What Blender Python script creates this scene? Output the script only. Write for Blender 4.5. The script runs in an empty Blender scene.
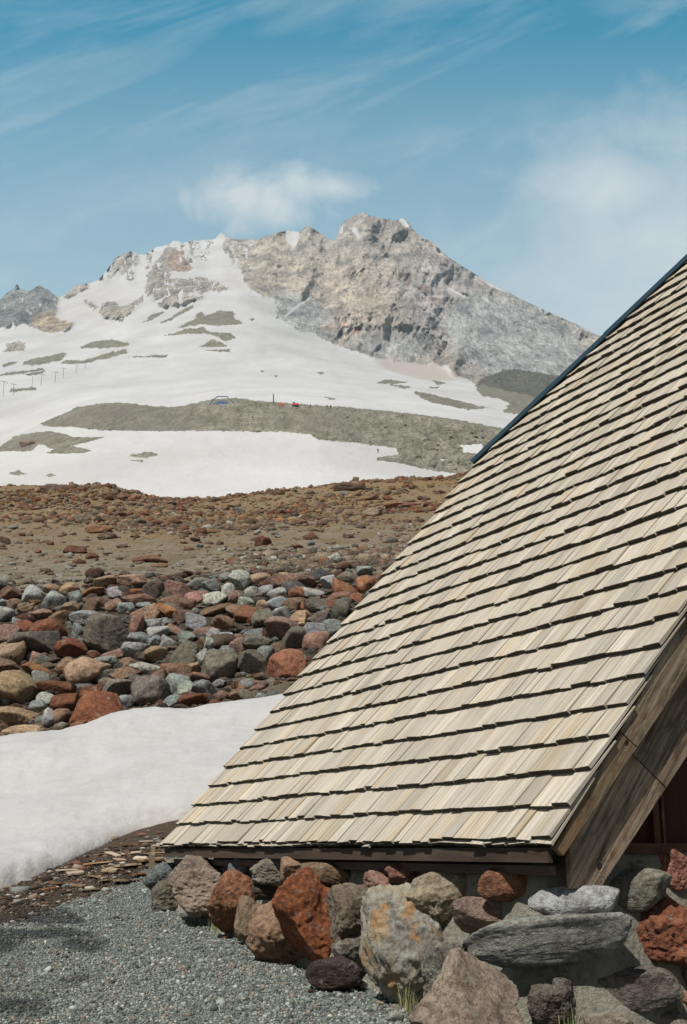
import bpy, math, random
import numpy as np
from mathutils import Vector, Matrix
from mathutils.bvhtree import BVHTree

random.seed(7)
RS = np.random.RandomState(11)
sc = bpy.context.scene
COL = sc.collection

# ------------------------------------------------------------------ camera geometry
W, H = 687, 1024
FPX = 1189.0
PITCH = math.atan(338.0 / FPX)
cP, sP = math.cos(PITCH), math.sin(PITCH)
FW = np.array([0, cP, sP]); UP = np.array([0, -sP, cP]); RT = np.array([1.0, 0, 0])
def ray(x, y):
    return FW + RT * ((x - 343.5) / FPX) + UP * ((512 - y) / FPX)
def ae(x, y):                       # direction as X/Y and Z/Y
    r = ray(x, y); return r[0] / r[1], r[2] / r[1]

# ------------------------------------------------------------------ noise
def _h(ix, iy, iz, seed):
    n = (ix.astype(np.int64) * 374761393 + iy.astype(np.int64) * 668265263 + iz.astype(np.int64) * 2147483647 + seed * 1274126177) & 0xffffffff
    n = ((n ^ (n >> 13)) * 1274126177) & 0xffffffff
    n = ((n ^ (n >> 16)) * 2246822519) & 0xffffffff
    return ((n ^ (n >> 15)) & 0xffffff) / float(0xffffff)
def vnoise(x, y, z=None, seed=0):
    x = np.asarray(x, float); y = np.asarray(y, float)
    z = np.zeros_like(x) if z is None else np.asarray(z, float)
    ix, iy, iz = np.floor(x), np.floor(y), np.floor(z)
    fx, fy, fz = x - ix, y - iy, z - iz
    s = lambda t: t * t * t * (t * (t * 6 - 15) + 10)
    fx, fy, fz = s(fx), s(fy), s(fz)
    def L(a, b, t): return a + (b - a) * t
    c = lambda a, b, d: _h(ix + a, iy + b, iz + d, seed)
    x00 = L(c(0,0,0), c(1,0,0), fx); x10 = L(c(0,1,0), c(1,1,0), fx)
    x01 = L(c(0,0,1), c(1,0,1), fx); x11 = L(c(0,1,1), c(1,1,1), fx)
    return L(L(x00, x10, fy), L(x01, x11, fy), fz) * 2 - 1
def fbm(x, y, z=None, o=4, seed=0, ridged=False, gain=.5):
    t = 0; a = 1; n = 0; f = 1
    for i in range(o):
        v = vnoise(np.asarray(x) * f, np.asarray(y) * f, None if z is None else np.asarray(z) * f, seed + i * 17)
        if ridged: v = 1 - 2 * np.abs(v)
        t = t + v * a; n += a; a *= gain; f *= 2.03
    return t / n
def sstep(a, b, x):
    t = np.clip((np.asarray(x, float) - a) / (b - a), 0, 1); return t * t * (3 - 2 * t)

# ------------------------------------------------------------------ object helpers
def tag(o, label=None, cat=None, group=None, kind=None):
    if label: o['label'] = label
    if cat: o['category'] = cat
    if group: o['group'] = group
    if kind: o['kind'] = kind
    return o
def mesh_obj(name, verts, faces, mat=None, parent=None, smooth=False, loc=None):
    me = bpy.data.meshes.new(name)
    me.from_pydata([tuple(map(float, v)) for v in verts] if not isinstance(verts, np.ndarray) else verts.tolist(), [], faces if isinstance(faces, list) else faces.tolist())
    me.update()
    if smooth: me.polygons.foreach_set('use_smooth', [True] * len(me.polygons))
    o = bpy.data.objects.new(name, me); COL.objects.link(o)
    if mat: me.materials.append(mat)
    if parent: o.parent = parent
    if loc is not None: o.location = loc
    return o
def fast_mesh(name, V, F, mat=None, smooth=False):
    """V (n,3), F (m,k) numpy"""
    me = bpy.data.meshes.new(name)
    k = F.shape[1]
    me.vertices.add(len(V)); me.vertices.foreach_set('co', V.astype(np.float32).ravel())
    me.loops.add(F.size); me.loops.foreach_set('vertex_index', F.astype(np.int32).ravel())
    me.polygons.add(len(F)); me.polygons.foreach_set('loop_start', np.arange(0, F.size, k, dtype=np.int32))
    if smooth: me.polygons.foreach_set('use_smooth', np.ones(len(F), bool))
    me.update(calc_edges=True); me.validate()
    o = bpy.data.objects.new(name, me); COL.objects.link(o)
    if mat: me.materials.append(mat)
    return o
def color_attr(o, name, cols):
    a = o.data.attributes.new(name, 'FLOAT_COLOR', 'POINT')
    c = np.ones((len(o.data.vertices), 4), np.float32); c[:, :cols.shape[1]] = cols
    a.data.foreach_set('color', c.ravel())
def float_attr(o, name, vals):
    a = o.data.attributes.new(name, 'FLOAT', 'POINT'); a.data.foreach_set('value', np.asarray(vals, np.float32).ravel())
def empty(name, loc, label=None, cat=None, group=None):
    o = bpy.data.objects.new(name, None); COL.objects.link(o); o.location = loc
    o.empty_display_size = .2
    return tag(o, label, cat, group)
def grid_faces(nr, nc):
    i = np.arange(nr - 1)[:, None] * nc + np.arange(nc - 1)[None]
    return np.stack([i, i + 1, i + nc + 1, i + nc], -1).reshape(-1, 4)

# ------------------------------------------------------------------ material helper
class NT:
    def __init__(s, name):
        s.m = bpy.data.materials.new(name); s.m.use_nodes = True
        s.t = s.m.node_tree; s.t.nodes.clear()
        s.out = s.n('ShaderNodeOutputMaterial'); s.b = s.n('ShaderNodeBsdfPrincipled')
        s.l(s.b.outputs[0], s.out.inputs[0])
        s.b.inputs['Roughness'].default_value = .85
        s.b.inputs['Specular IOR Level'].default_value = .25
    def n(s, t, **k):
        x = s.t.nodes.new(t)
        for a, v in k.items(): setattr(x, a, v)
        return x
    def l(s, a, b): s.t.links.new(a, b)
    def setin(s, sock, v):
        if isinstance(v, bpy.types.NodeSocket): s.l(v, sock)
        elif isinstance(v, (tuple, list)) and len(v) == 3 and sock.type == 'RGBA': sock.default_value = (*v, 1)
        else: sock.default_value = v
    def pos(s): return s.n('ShaderNodeNewGeometry').outputs['Position']
    def objco(s): return s.n('ShaderNodeTexCoord').outputs['Object']
    def attr(s, name, out='Color'):
        a = s.n('ShaderNodeAttribute', attribute_name=name); return a.outputs[out]
    def mapv(s, v, scale=(1, 1, 1), rot=(0, 0, 0), loc=(0, 0, 0)):
        m = s.n('ShaderNodeMapping'); s.l(v, m.inputs[0])
        m.inputs['Scale'].default_value = scale; m.inputs['Rotation'].default_value = rot; m.inputs['Location'].default_value = loc
        return m.outputs[0]
    def noise(s, v, scale=5, detail=6, rough=.55, dist=0):
        n = s.n('ShaderNodeTexNoise'); s.l(v, n.inputs['Vector'])
        n.inputs['Scale'].default_value = scale; n.inputs['Detail'].default_value = detail
        n.inputs['Roughness'].default_value = rough; n.inputs['Distortion'].default_value = dist
        return n.outputs['Fac']
    def voro(s, v, scale=5, feature='F1', out='Distance'):
        n = s.n('ShaderNodeTexVoronoi', feature=feature); s.l(v, n.inputs['Vector']); n.inputs['Scale'].default_value = scale
        return n.outputs[out]
    def ramp(s, v, stops):
        r = s.n('ShaderNodeValToRGB'); s.l(v, r.inputs[0]); e = r.color_ramp.elements
        while len(e) < len(stops): e.new(.5)
        for i, (p, c) in enumerate(stops):
            e[i].position = p; e[i].color = (*c, 1) if isinstance(c, tuple) else (c, c, c, 1)
        return r.outputs[0]
    def mix(s, f, a, b, mode='MIX'):
        m = s.n('ShaderNodeMix', data_type='RGBA', blend_type=mode)
        s.setin(m.inputs[0], f); s.setin(m.inputs[6], a); s.setin(m.inputs[7], b); return m.outputs[2]
    def math(s, op, a, b=0.0, clamp=False):
        m = s.n('ShaderNodeMath', operation=op, use_clamp=clamp); s.setin(m.inputs[0], a); s.setin(m.inputs[1], b); return m.outputs[0]
    def bump(s, h, strength=.5, dist=.02, prev=None):
        b = s.n('ShaderNodeBump'); s.l(h, b.inputs['Height']); b.inputs['Strength'].default_value = strength; b.inputs['Distance'].default_value = dist
        if prev is not None: s.l(prev, b.inputs['Normal'])
        s.l(b.outputs[0], s.b.inputs['Normal']); return b.outputs[0]
    def color(s, c): s.setin(s.b.inputs['Base Color'], c); return s

# rock: colour from the object's own colour
def make_rock_mat(name, scale=1.0, source='object', lichen=False):
    m = NT(name); p = m.pos()
    if source == 'object':
        oc = m.n('ShaderNodeObjectInfo').outputs['Color']
    else: oc = m.attr('tone')
    n1 = m.noise(p, 2.2 / scale, 6, .6); n2 = m.noise(p, 14 / scale, 8, .7); n3 = m.noise(p, 60 / scale, 4, .7)
    c = m.mix(m.ramp(n1, [(.35, 0.0), (.65, 1.0)]), m.mix(1.0, oc, (.72, .70, .70), 'MULTIPLY'), m.mix(1.0, oc, (1.22, 1.2, 1.15), 'MULTIPLY'))
    c = m.mix(m.ramp(n2, [(.42, 1.0), (.56, 0.0)]), c, m.mix(1.0, c, (.55, .5, .48), 'MULTIPLY'))
    c = m.mix(m.ramp(n3, [(.58, 0.0), (.7, .7)]), c, m.mix(.5, c, (.42, .42, .38)))
    lich = m.noise(m.mapv(p, loc=(3, 9, 1)), 7 / scale, 5, .65)
    c = m.mix(m.ramp(lich, [(.60, 0.0), (.66, .55)]), c, (.23, .24, .20))
    if lichen:
        ln = m.noise(m.mapv(p, loc=(1.7, 4.2, .4), scale=(1, 1, .7)), 3.2, 8, .7)
        c = m.mix(m.ramp(ln, [(.56, 0.0), (.60, .85)]), c, (.36, .19, .07))
        c = m.mix(m.ramp(m.noise(m.mapv(p, loc=(8, 4, 3)), 2.5, 7, .7), [(.50, 0.0), (.62, .7)]), c, (.33, .28, .19))
    m.color(c); m.b.inputs['Roughness'].default_value = .92
    v = m.voro(p, 45 / scale); 
    h = m.math('ADD', m.math('MULTIPLY', n2, 1.0), m.math('MULTIPLY', m.ramp(v, [(0.0, 0.0), (.35, 1.0)]), .25))
    m.bump(h, .9, .05 * scale)
    return m.m
ROCK = make_rock_mat('rock', 1.0)
ROCKNEAR = make_rock_mat('boulder_rock', .55)
ROCKLICH = make_rock_mat('lichened_boulder_rock', .55, 'object', True)
SCREE = make_rock_mat('scree_rock', 1.0, 'attr')
PAL = dict(g=(.25, .265, .245), w=(.40, .405, .37), d=(.165, .15, .12), b=(.17, .12, .088), t=(.29, .235, .165),
           r=(.22, .115, .072), R=(.17, .072, .040), p=(.27, .165, .13), o=(.30, .165, .085), k=(.06, .045, .04))
CNAME = dict(g='blue-grey', w='pale grey', d='dark grey-brown', b='brown', t='tan', r='rusty', R='deep rust-red', p='pinkish-red', o='orange', k='blackish')

# icosphere directions
def ico(sub):
    t = (1 + 5 ** .5) / 2
    v = [(-1,t,0),(1,t,0),(-1,-t,0),(1,-t,0),(0,-1,t),(0,1,t),(0,-1,-t),(0,1,-t),(t,0,-1),(t,0,1),(-t,0,-1),(-t,0,1)]
    v = [np.array(a) / np.linalg.norm(a) for a in v]
    f = [(0,11,5),(0,5,1),(0,1,7),(0,7,10),(0,10,11),(1,5,9),(5,11,4),(11,10,2),(10,7,6),(7,1,8),(3,9,4),(3,4,2),(3,2,6),(3,6,8),(3,8,9),(4,9,5),(2,4,11),(6,2,10),(8,6,7),(9,8,1)]
    for _ in range(sub):
        c = {}; nf = []
        def mid(a, b):
            k = (min(a, b), max(a, b))
            if k not in c:
                m = v[a] + v[b]; v.append(m / np.linalg.norm(m)); c[k] = len(v) - 1
            return c[k]
        for a, b, d in f:
            x, y, z = mid(a, b), mid(b, d), mid(d, a)
            nf += [(a, x, z), (b, y, x), (d, z, y), (x, y, z)]
        f = nf
    return np.array(v), np.array(f)
ICO = {k: ico(k) for k in (0, 1, 2, 3, 4, 5)}
def rock_shape(sub, seed, rough=.06, planes=12, sharp=14, fine=0.0, dmin=.52):
    D, F = ICO[sub]; r = np.random.RandomState(seed)
    N = r.normal(size=(planes, 3)); N /= np.linalg.norm(N, axis=1)[:, None]
    d = r.uniform(dmin, .95, planes)
    dots = D @ N.T
    q = np.where(dots > .05, d / np.maximum(dots, .05), 9.0)
    q = np.concatenate([q, np.full((len(D), 1), 1.05)], 1)
    rad = (np.sum(q ** (-sharp), 1)) ** (-1.0 / sharp)
    V = D * rad[:, None]
    o = r.uniform(0, 50, 3)
    k = rough * fbm(V[:, 0] * 2.2 + o[0], V[:, 1] * 2.2 + o[1], V[:, 2] * 2.2 + o[2], 4, seed)
    if fine: k = k + fine * fbm(V[:, 0] * 9 + o[0], V[:, 1] * 9, V[:, 2] * 9, 4, seed + 5, True, .6)
    V = V * (1 + k)[:, None]
    mn, mx = V.min(0), V.max(0)
    V = (V - (mn + mx) / 2) / ((mx - mn) / 2)
    return V, F
def place_rock(name, center, ax, sizes, sub, seed, mat, color, parent=None, taper=0, boxy=1.0, **k):
    """sizes = half extents along ax = 3 world axes (3,3)"""
    V, F = rock_shape(sub, seed, **k)
    if boxy != 1.0:
        V[:, :2] = np.sign(V[:, :2]) * np.abs(V[:, :2]) ** boxy
    if taper:
        V[:, 0] = (V[:, 0] + .12 * (V[:, 1] + 1)) * (1 - taper * ((V[:, 1] + 1) / 2) ** 1.3); V[:, 0] -= .12 * (V[:, 1] + 1) * .5
    P = (V * np.array(sizes)) @ np.array(ax)
    o = fast_mesh(name, P, F, mat, True)
    o.location = tuple(center); o.color = (*color, 1)
    if parent: o.parent = parent
    return o

# ================================================================== THE NEAR HILLSIDE
def curve(pts, Y):
    a, z = [], []
    for x, y in pts:
        A, E = ae(x, y); a.append(A); z.append(E * Y)
    a, z = np.array(a), np.array(z)
    A = np.arange(-1.0, 1.2, .002); Z = np.interp(A, a, z); w = 5 if len(pts) > 14 else 27
    Z = np.convolve(np.pad(Z, w // 2, mode='edge'), np.ones(w) / w, 'valid'); Z = np.convolve(np.pad(Z, w // 2, mode='edge'), np.ones(w) / w, 'valid')
    return Y, A, Z
SKY1 = [(-300,492),(0,489),(30,487),(55,483),(80,485),(110,486),(150,494),(175,498),(205,499),(240,495),(280,490),(330,484),(370,481),(400,478),(440,476),(470,474),(520,470),(700,462)]
K = [curve([(-300,905),(0,888),(60,872),(160,858),(300,850),(700,846)], 13.5),
     curve([(-300,880),(0,862),(60,848),(100,838),(160,822),(260,800),(400,790),(700,790)], 16.5),
     curve([(-300,775),(0,748),(60,741),(100,730),(150,720),(190,719),(270,706),(330,692),(700,680)], 23.0),
     curve([(-300,740),(0,722),(60,715),(100,705),(150,698),(190,698),(240,686),(270,682),(330,668),(700,650)], 24.6),
     curve([(-300,592),(0,588),(100,580),(200,577),(300,573),(370,568),(450,560),(700,550)], 31.5),
     curve([(-300,560),(0,556),(200,552),(400,549),(700,540)], 40),
     curve([(-300,525),(0,520),(200,522),(400,512),(700,500)], 55),
     curve(SKY1, 75),
     curve([(x, y + 5) for x, y in SKY1], 86),
     curve([(-300,535),(700,530)], 120)]
ZN = [(-300,-6.0),(-60,-2.6),(0,-1.45),(3,-1.17),(5,-.99),(7,-.87),(9,-.75),(11.5,-.50)]
YS = np.array([y for y, _ in ZN] + [k[0] for k in K])
def hill_z(X, Y, bumps=True):
    X = np.asarray(X, float); Y = np.asarray(Y, float)
    a = X / np.maximum(Y, 11)
    zs = [np.full(X.shape, z) for _, z in ZN] + [np.interp(a, k[1], k[2]) for k in K]
    zs = np.stack(zs, -1)
    i = np.clip(np.searchsorted(YS, Y) - 1, 0, len(YS) - 2)
    t = np.clip((Y - YS[i]) / (YS[i + 1] - YS[i]), 0, 1)
    z0 = np.take_along_axis(zs, i[..., None], -1)[..., 0]; z1 = np.take_along_axis(zs, (i + 1)[..., None], -1)[..., 0]
    z = z0 + (z1 - z0) * t
    if bumps:
        z = z + .012 * fbm(X * 1.3, Y * 1.3, o=3, seed=3) * sstep(2, 5, Y) + .008 * fbm(X * 7, Y * 7, o=2, seed=9)
        far = sstep(26, 36, Y)
        z = z + far * (.35 * fbm(X * .12, Y * .12, o=3, seed=5) + .10 * fbm(X * .8, Y * .8, o=4, seed=8)) * np.minimum(1, Y / 55)
        z = z + sstep(24, 30, Y) * .05 * fbm(X * 2.3, Y * 2.3, o=3, seed=14, gain=.6)
        z = z + sstep(55, 72, Y) * .35 * fbm(X * .35, Y * .1, o=4, seed=21)
    return z
rowsY = np.concatenate([[-300, -150, -80, -40, -20, -8, 0, 2, 3.5], np.arange(4.6, 14, .07), np.arange(14, 24, .16), np.arange(24, 40, .22), np.arange(40, 90, .4), np.arange(90, 121, 3)])
cols = np.concatenate([[-30, -8, -3, -1.6, -1, -.7], np.arange(-.52, .62, .0042), [.75, 1, 1.6, 3, 8, 30]])
YY, CC = np.meshgrid(rowsY, cols, indexing='ij')
XX = CC * np.maximum(YY, 11)
ZZ = hill_z(XX, YY)
GV = np.stack([XX, YY, ZZ], -1).reshape(-1, 3); GF = grid_faces(len(rowsY), len(cols))
ground = fast_mesh('ground', GV, GF, None, True)
tag(ground, kind='structure')
BV = BVHTree.FromPolygons(GV.tolist(), GF.tolist())
def hit(x, y, tree=BV):
    r = ray(x, y); r = r / np.linalg.norm(r)
    h = tree.ray_cast(Vector((0, 0, 0)), Vector(r))
    if h[0] is None: return None, None
    return np.array(h[0]), np.array(h[1])

# masks on the ground: wet dark soil, gravel, slope soil
gx, gy = GV[:, 0], GV[:, 1]
gdep = gy * cP + GV[:, 2] * sP
with np.errstate(all='ignore'):
    px = 343.5 + FPX * gx / gdep; py = 512 - FPX * (-gy * sP + GV[:, 2] * cP) / gdep
px[gdep < 1] = 343; py[gdep < 1] = 2000
def blob(x, y, cx, cy, rx, ry, ang=0):
    c, s = math.cos(ang), math.sin(ang)
    u = ((x - cx) * c + (y - cy) * s) / rx; v = (-(x - cx) * s + (y - cy) * c) / ry
    return np.clip(1 - (u * u + v * v), 0, 1)
nz = fbm(gx * 1.6, gy * 1.6, o=5, seed=31)
near = sstep(25, 22, gy)
wet = np.clip(2.2 * blob(px, py, 15, 925, 75, 35) + 1.2 * blob(px, py, 70, 935, 55, 22, .35) + 1.1 * blob(px, py, 0, 1000, 60, 55) + .9 * blob(px, py, 60, 985, 60, 14, -.2), 0, 1.6)
soil = np.clip(2.5 * blob(px, py, 90, 862, 95, 34, -.35) + 2.0 * blob(px, py, 20, 900, 75, 22, -.3) + 2 * blob(px, py, 160, 840, 60, 18), 0, 1.5)
nzw = fbm(gx * 2.6, gy * 2.6, o=5, seed=33)
wet = sstep(.25, 1.2, wet * (.95 + 1.5 * nzw)) * near; soil = np.maximum(sstep(.25, .6, soil + nz * .3) * near, sstep(13.4, 14.6, gy))
float_attr(ground, 'wet', wet); float_attr(ground, 'soil', soil)
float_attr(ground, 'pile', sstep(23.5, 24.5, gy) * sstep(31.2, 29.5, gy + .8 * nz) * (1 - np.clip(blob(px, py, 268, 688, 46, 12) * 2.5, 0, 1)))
float_attr(ground, 'slope', sstep(22, 26, gy)); float_attr(ground, 'upper', sstep(36, 56, gy + 6 * fbm(gx * .15, gy * .15, o=3, seed=77)))
m = NT('ground_gravel_and_soil'); p = m.pos()
v1 = m.voro(p, 75, out='Color'); vd = m.voro(p, 75)
n1 = m.noise(p, 3, 6, .6); n2 = m.noise(p, 22, 8, .7); n0 = m.noise(p, .35, 5, .6); n4 = m.noise(m.mapv(p, loc=(5, 5, 5)), 1.1, 8, .65)
gr = m.mix(m.ramp(v1, [(.15, 0.0), (.85, 1.0)]), (.085, .10, .097), (.26, .28, .265))
gr = m.mix(m.ramp(n1, [(.35, 0.0), (.7, .45)]), gr, (.13, .125, .105))
so = m.mix(m.ramp(n2, [(.35, 0.0), (.62, 1.0)]), (.035, .024, .016), (.11, .075, .05))
tan = m.mix(m.ramp(n2, [(.35, 0.0), (.65, 1.0)]), (.145, .12, .085), (.315, .27, .20))
tan = m.mix(m.ramp(m.noise(p, 7, 8, .8), [(.42, .8), (.5, 0.0)]), tan, (.10, .08, .06))
tan = m.mix(m.ramp(m.noise(m.mapv(p, loc=(2, 2, 8)), 9, 8, .8), [(.56, 0.0), (.62, .7)]), tan, (.36, .33, .28))
tan = m.mix(m.ramp(n4, [(.46, 0.0), (.58, .8)]), tan, (.125, .10, .052))
upc = m.mix(m.ramp(n4, [(.36, 0.0), (.52, 1.0)]), (.13, .115, .058), m.mix(m.ramp(n2, [(.4, 0.0), (.6, 1.0)]), (.17, .095, .048), (.32, .225, .13)))
upc = m.mix(m.ramp(n0, [(.48, 0.0), (.6, .85)]), upc, (.22, .13, .05))
tan = m.mix(m.math('MULTIPLY', m.attr('upper', 'Fac'), .75), tan, upc)
c = m.mix(m.attr('soil', 'Fac'), gr, so)
c = m.mix(m.math('MULTIPLY', m.attr('wet', 'Fac'), .85), c, (.018, .018, .019))
tan = m.mix(m.math('MULTIPLY', m.attr('pile', 'Fac'), .85), tan, (.045, .036, .028))  # bed of the rock pile darkened to paint shade into the gaps
c = m.mix(m.attr('slope', 'Fac'), c, tan)
m.color(c)
m.setin(m.b.inputs['Roughness'], m.math('SUBTRACT', .95, m.math('MULTIPLY', m.attr('wet', 'Fac'), .35)))
h = m.math('ADD', m.math('MULTIPLY', m.math('SUBTRACT', 1.0, vd), .6), n2)
m.bump(h, 1.0, .03)
ground.data.materials.append(m.m)

# ------------------------------------------------------------------ snow bank
FRONT = [(-400,985),(-100,918),(0,890),(15,886),(30,879),(50,873),(62,867),(72,858),(86,854),(100,847),(112,841),(122,835),(138,829),(160,824),(200,816),(260,806),(350,800),(500,800)]
fa, fy = [], []
for x, y in FRONT:
    h, _ = hit(x, y)
    fa.append(h[0] / h[1]); fy.append(h[1])
fa, fy = np.array(fa), np.array(fy)
_a = np.arange(fa[0], fa[-1], .001); fy = np.convolve(np.pad(np.interp(_a, fa, fy), 20, mode='edge'), np.ones(41) / 41, 'valid'); fa = _a
BACK = [(-400,770),(0,737),(30,733),(60,731),(80,727),(100,720),(120,714),(140,710),(160,708),(190,709),(215,704),(240,701),(270,697),(330,684),(500,670)]
sa = np.arange(-.60, .12, .0022); sr = np.concatenate([[0, .0015, .004, .008, .013, .02, .03, .042, .056], np.linspace(.075, .9, 110), np.linspace(.91, 1, 12)])
AA, RR = np.meshgrid(sa, sr, indexing='ij')
Yf = np.interp(AA, fa, fy) + .12 * fbm(AA * 22, AA * 0, o=3, seed=4) + .035 * fbm(AA * 110, AA * 0, o=3, seed=14) ; Yb = 23.4 + 0 * AA
Ys = Yf + (Yb - Yf) * RR; Xs = AA * Ys
dist_f = (Ys - Yf)
ba = np.array([ae(x, y)[0] for x, y in BACK]); be = np.array([ae(x, y)[1] for x, y in BACK])
zb = np.interp(AA, ba, be) * 23.4
g0 = hill_z(Xs, Ys, False)
tt = sstep(.55, 1.0, RR)
zs = g0 * (1 - tt) + (zb) * tt
zs = np.maximum(zs, g0 * 0 + zs)
lip = .17 * (1 - np.exp(-dist_f / .28)) + .10 * sstep(.1, 1.5, dist_f)
zs = zs + lip * (1 - sstep(.25, .85, RR))
zs += sstep(0.0, .5, dist_f) * (.10 * fbm(Xs * .45, Ys * .45, o=3, seed=41) + .034 * fbm(Xs * 2.2, Ys * 1.4, o=4, seed=42) + .018 * fbm(Xs * 7, Ys * 4, o=3, seed=44)) * (1 - sstep(.93, 1, RR))
zs[:, 0] = g0[:, 0] - .05
zs[:, -1] -= .8
snow = fast_mesh('snow_patch', np.stack([Xs, Ys, zs], -1).reshape(-1, 3), grid_faces(*AA.shape), None, True)
tag(snow, kind='structure')
edge = 1 - sstep(.0, .7, dist_f + .30 * fbm(Xs * 3, Ys * 3, o=4, seed=6))
float_attr(snow, 'edge', edge.ravel())
def snow_mat(name, s=1.0, attr=None):
    m = NT(name); p = m.pos()
    n1 = m.noise(p, .9 * s, 6, .6); n2 = m.noise(m.mapv(p, scale=(1, .7, 1)), 6 * s, 8, .65); n3 = m.noise(p, 30 * s, 4, .6)
    c = m.mix(m.ramp(n1, [(.35, 0.0), (.7, 1.0)]), (.385, .372, .362), (.435, .425, .415))
    c = m.mix(m.ramp(n2, [(.53, 0.0), (.75, .5)]), c, (.50, .46, .42))
    c = m.mix(m.ramp(m.noise(m.mapv(p, loc=(7, 1, 2)), 14 * s, 6, .75), [(.62, 0.0), (.70, .6)]), c, (.30, .265, .23))
    c = m.mix(m.ramp(m.noise(m.mapv(m.mapv(p, rot=(0, 0, .5)), scale=(.5, 2.6, 1)), 1.6, 8, .7), [(.5, 0.0), (.72, .5)]), c, (.33, .31, .29))
    if attr:
        c = m.mix(m.math('MULTIPLY', m.attr(attr, 'Fac'), m.ramp(n2, [(.38, .15), (.6, .95)])), c, (.30, .275, .245))
    m.color(c); m.b.inputs['Roughness'].default_value = .7; m.b.inputs['Subsurface Weight'].default_value = 0
    m.bump(m.math('ADD', n2, m.math('MULTIPLY', n3, .3)), .55, .07 / s)
    return m.m
snow.data.materials.append(snow_mat('old_snow', 1, 'edge'))

# ================================================================== THE MOUNTAIN
SKY = [(-400,330),(-120,318),(-40,306),(0,300),(7,293),(14,289),(17,283),(20,289),(28,291),(33,289),(40,285),(43,288),(50,291),(57,297),(64,296),(75,286),(85,284),(97,281),(107,270),(117,257),(131,251),(138,254),(145,255),(157,247),(170,244),(174,240),(182,243),(192,241),(202,240),(215,239),(218,235),(221,233),(226,236),(233,239),(250,240),(262,238),(276,233),(284,231),(292,231),(300,232),(304,228),(308,226),(314,229),(320,233),(327,238),(334,241),(338,236),(338,231),(343,222),(349,219),(355,215),(362,212),(368,215),(375,217),(386,219),(395,221),(402,218),(408,222),(413,229),(423,238),(434,243),(441,250),(448,257),(460,265),(472,272),(485,280),(500,288),(512,294),(525,301),(542,309),(560,317),(578,325),(595,333),(620,346),(660,366),(700,384),(760,405),(900,430),(1100,450)]
C4 = [(-400,345),(0,335),(100,325),(130,314),(150,303),(200,296),(230,290),(255,292),(275,306),(283,320),(300,330),(330,342),(370,356),(400,366),(440,376),(480,383),(540,392),(640,400),(760,415),(900,438),(1100,458)]
C3 = [(-400,400),(0,388),(200,375),(330,377),(440,389),(480,393),(560,402),(640,412),(760,424),(1100,464)]
C2 = [(-400,450),(0,440),(25,432),(40,424),(60,416),(78,409),(100,405),(130,405),(150,408),(172,409),(195,405),(212,401),(235,400),(260,402),(300,406),(350,409),(400,414),(440,419),(470,424),(505,431),(560,440),(620,446),(1100,470)]
C1 = [(-400,460),(0,455),(80,432),(320,437),(360,445),(400,456),(440,470),(620,480),(1100,490)]
mx = np.arange(-300, 1000, 1.25); NV = 330
I = lambda L: np.interp(mx, [p[0] for p in L], [p[1] for p in L])
ysky = I(SKY) + .7 * fbm(mx * .35, mx * 0, o=3, seed=90) * ((mx < 480) * .9 + .1)
y4 = np.convolve(np.pad(I(C4), 30, mode='edge'), np.ones(61) / 61, 'valid'); y4 = np.maximum(y4, ysky + 6); y3 = np.maximum(I(C3), y4 + 4); y2 = np.maximum(I(C2), y3 + 4); y1 = np.maximum(I(C1), y2 + 3)
Ysk = np.interp(mx, [-300,0,90,200,300,370,470,600,1000], [2600,2600,2900,3150,3000,2800,2600,2350,2000])
ysm = np.convolve(np.pad(I(SKY), 6, mode='edge'), np.ones(13) / 13, 'valid')
nodes_y = np.stack([np.minimum(ysm, y4 - 6), y4, y3, y2 - 1.2, y2, y1, np.full_like(mx, 520)], 1)
nodes_Y = np.stack([Ysk, np.interp(mx, [-300,150,400,600,1000], [1900,2000,1850,1700,1600]), np.full_like(mx, 1150), np.full_like(mx, 620), np.full_like(mx, 480), np.full_like(mx, 380), np.full_like(mx, 130)], 1)
vv = np.linspace(0, 1, NV)
PX = np.repeat(mx[:, None], NV, 1); PY = ysky[:, None] + (520 - ysky)[:, None] * vv[None]
DY = np.zeros_like(PX)
for i in range(len(mx)): DY[i] = np.interp(PY[i], nodes_y[i], nodes_Y[i])
DS = DY.copy()
for _ in range(3):
    DS[:, 1:-1] = (DS[:, 1:-1] + DS[:, :-2] + DS[:, 2:]) / 3
    DS[:, 3:-3] = (DS[:, 3:-3] + DS[:, :-6] + DS[:, 6:]) / 3
DY = np.where(PY < (y2 - 8)[:, None], DS, DY)
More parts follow.
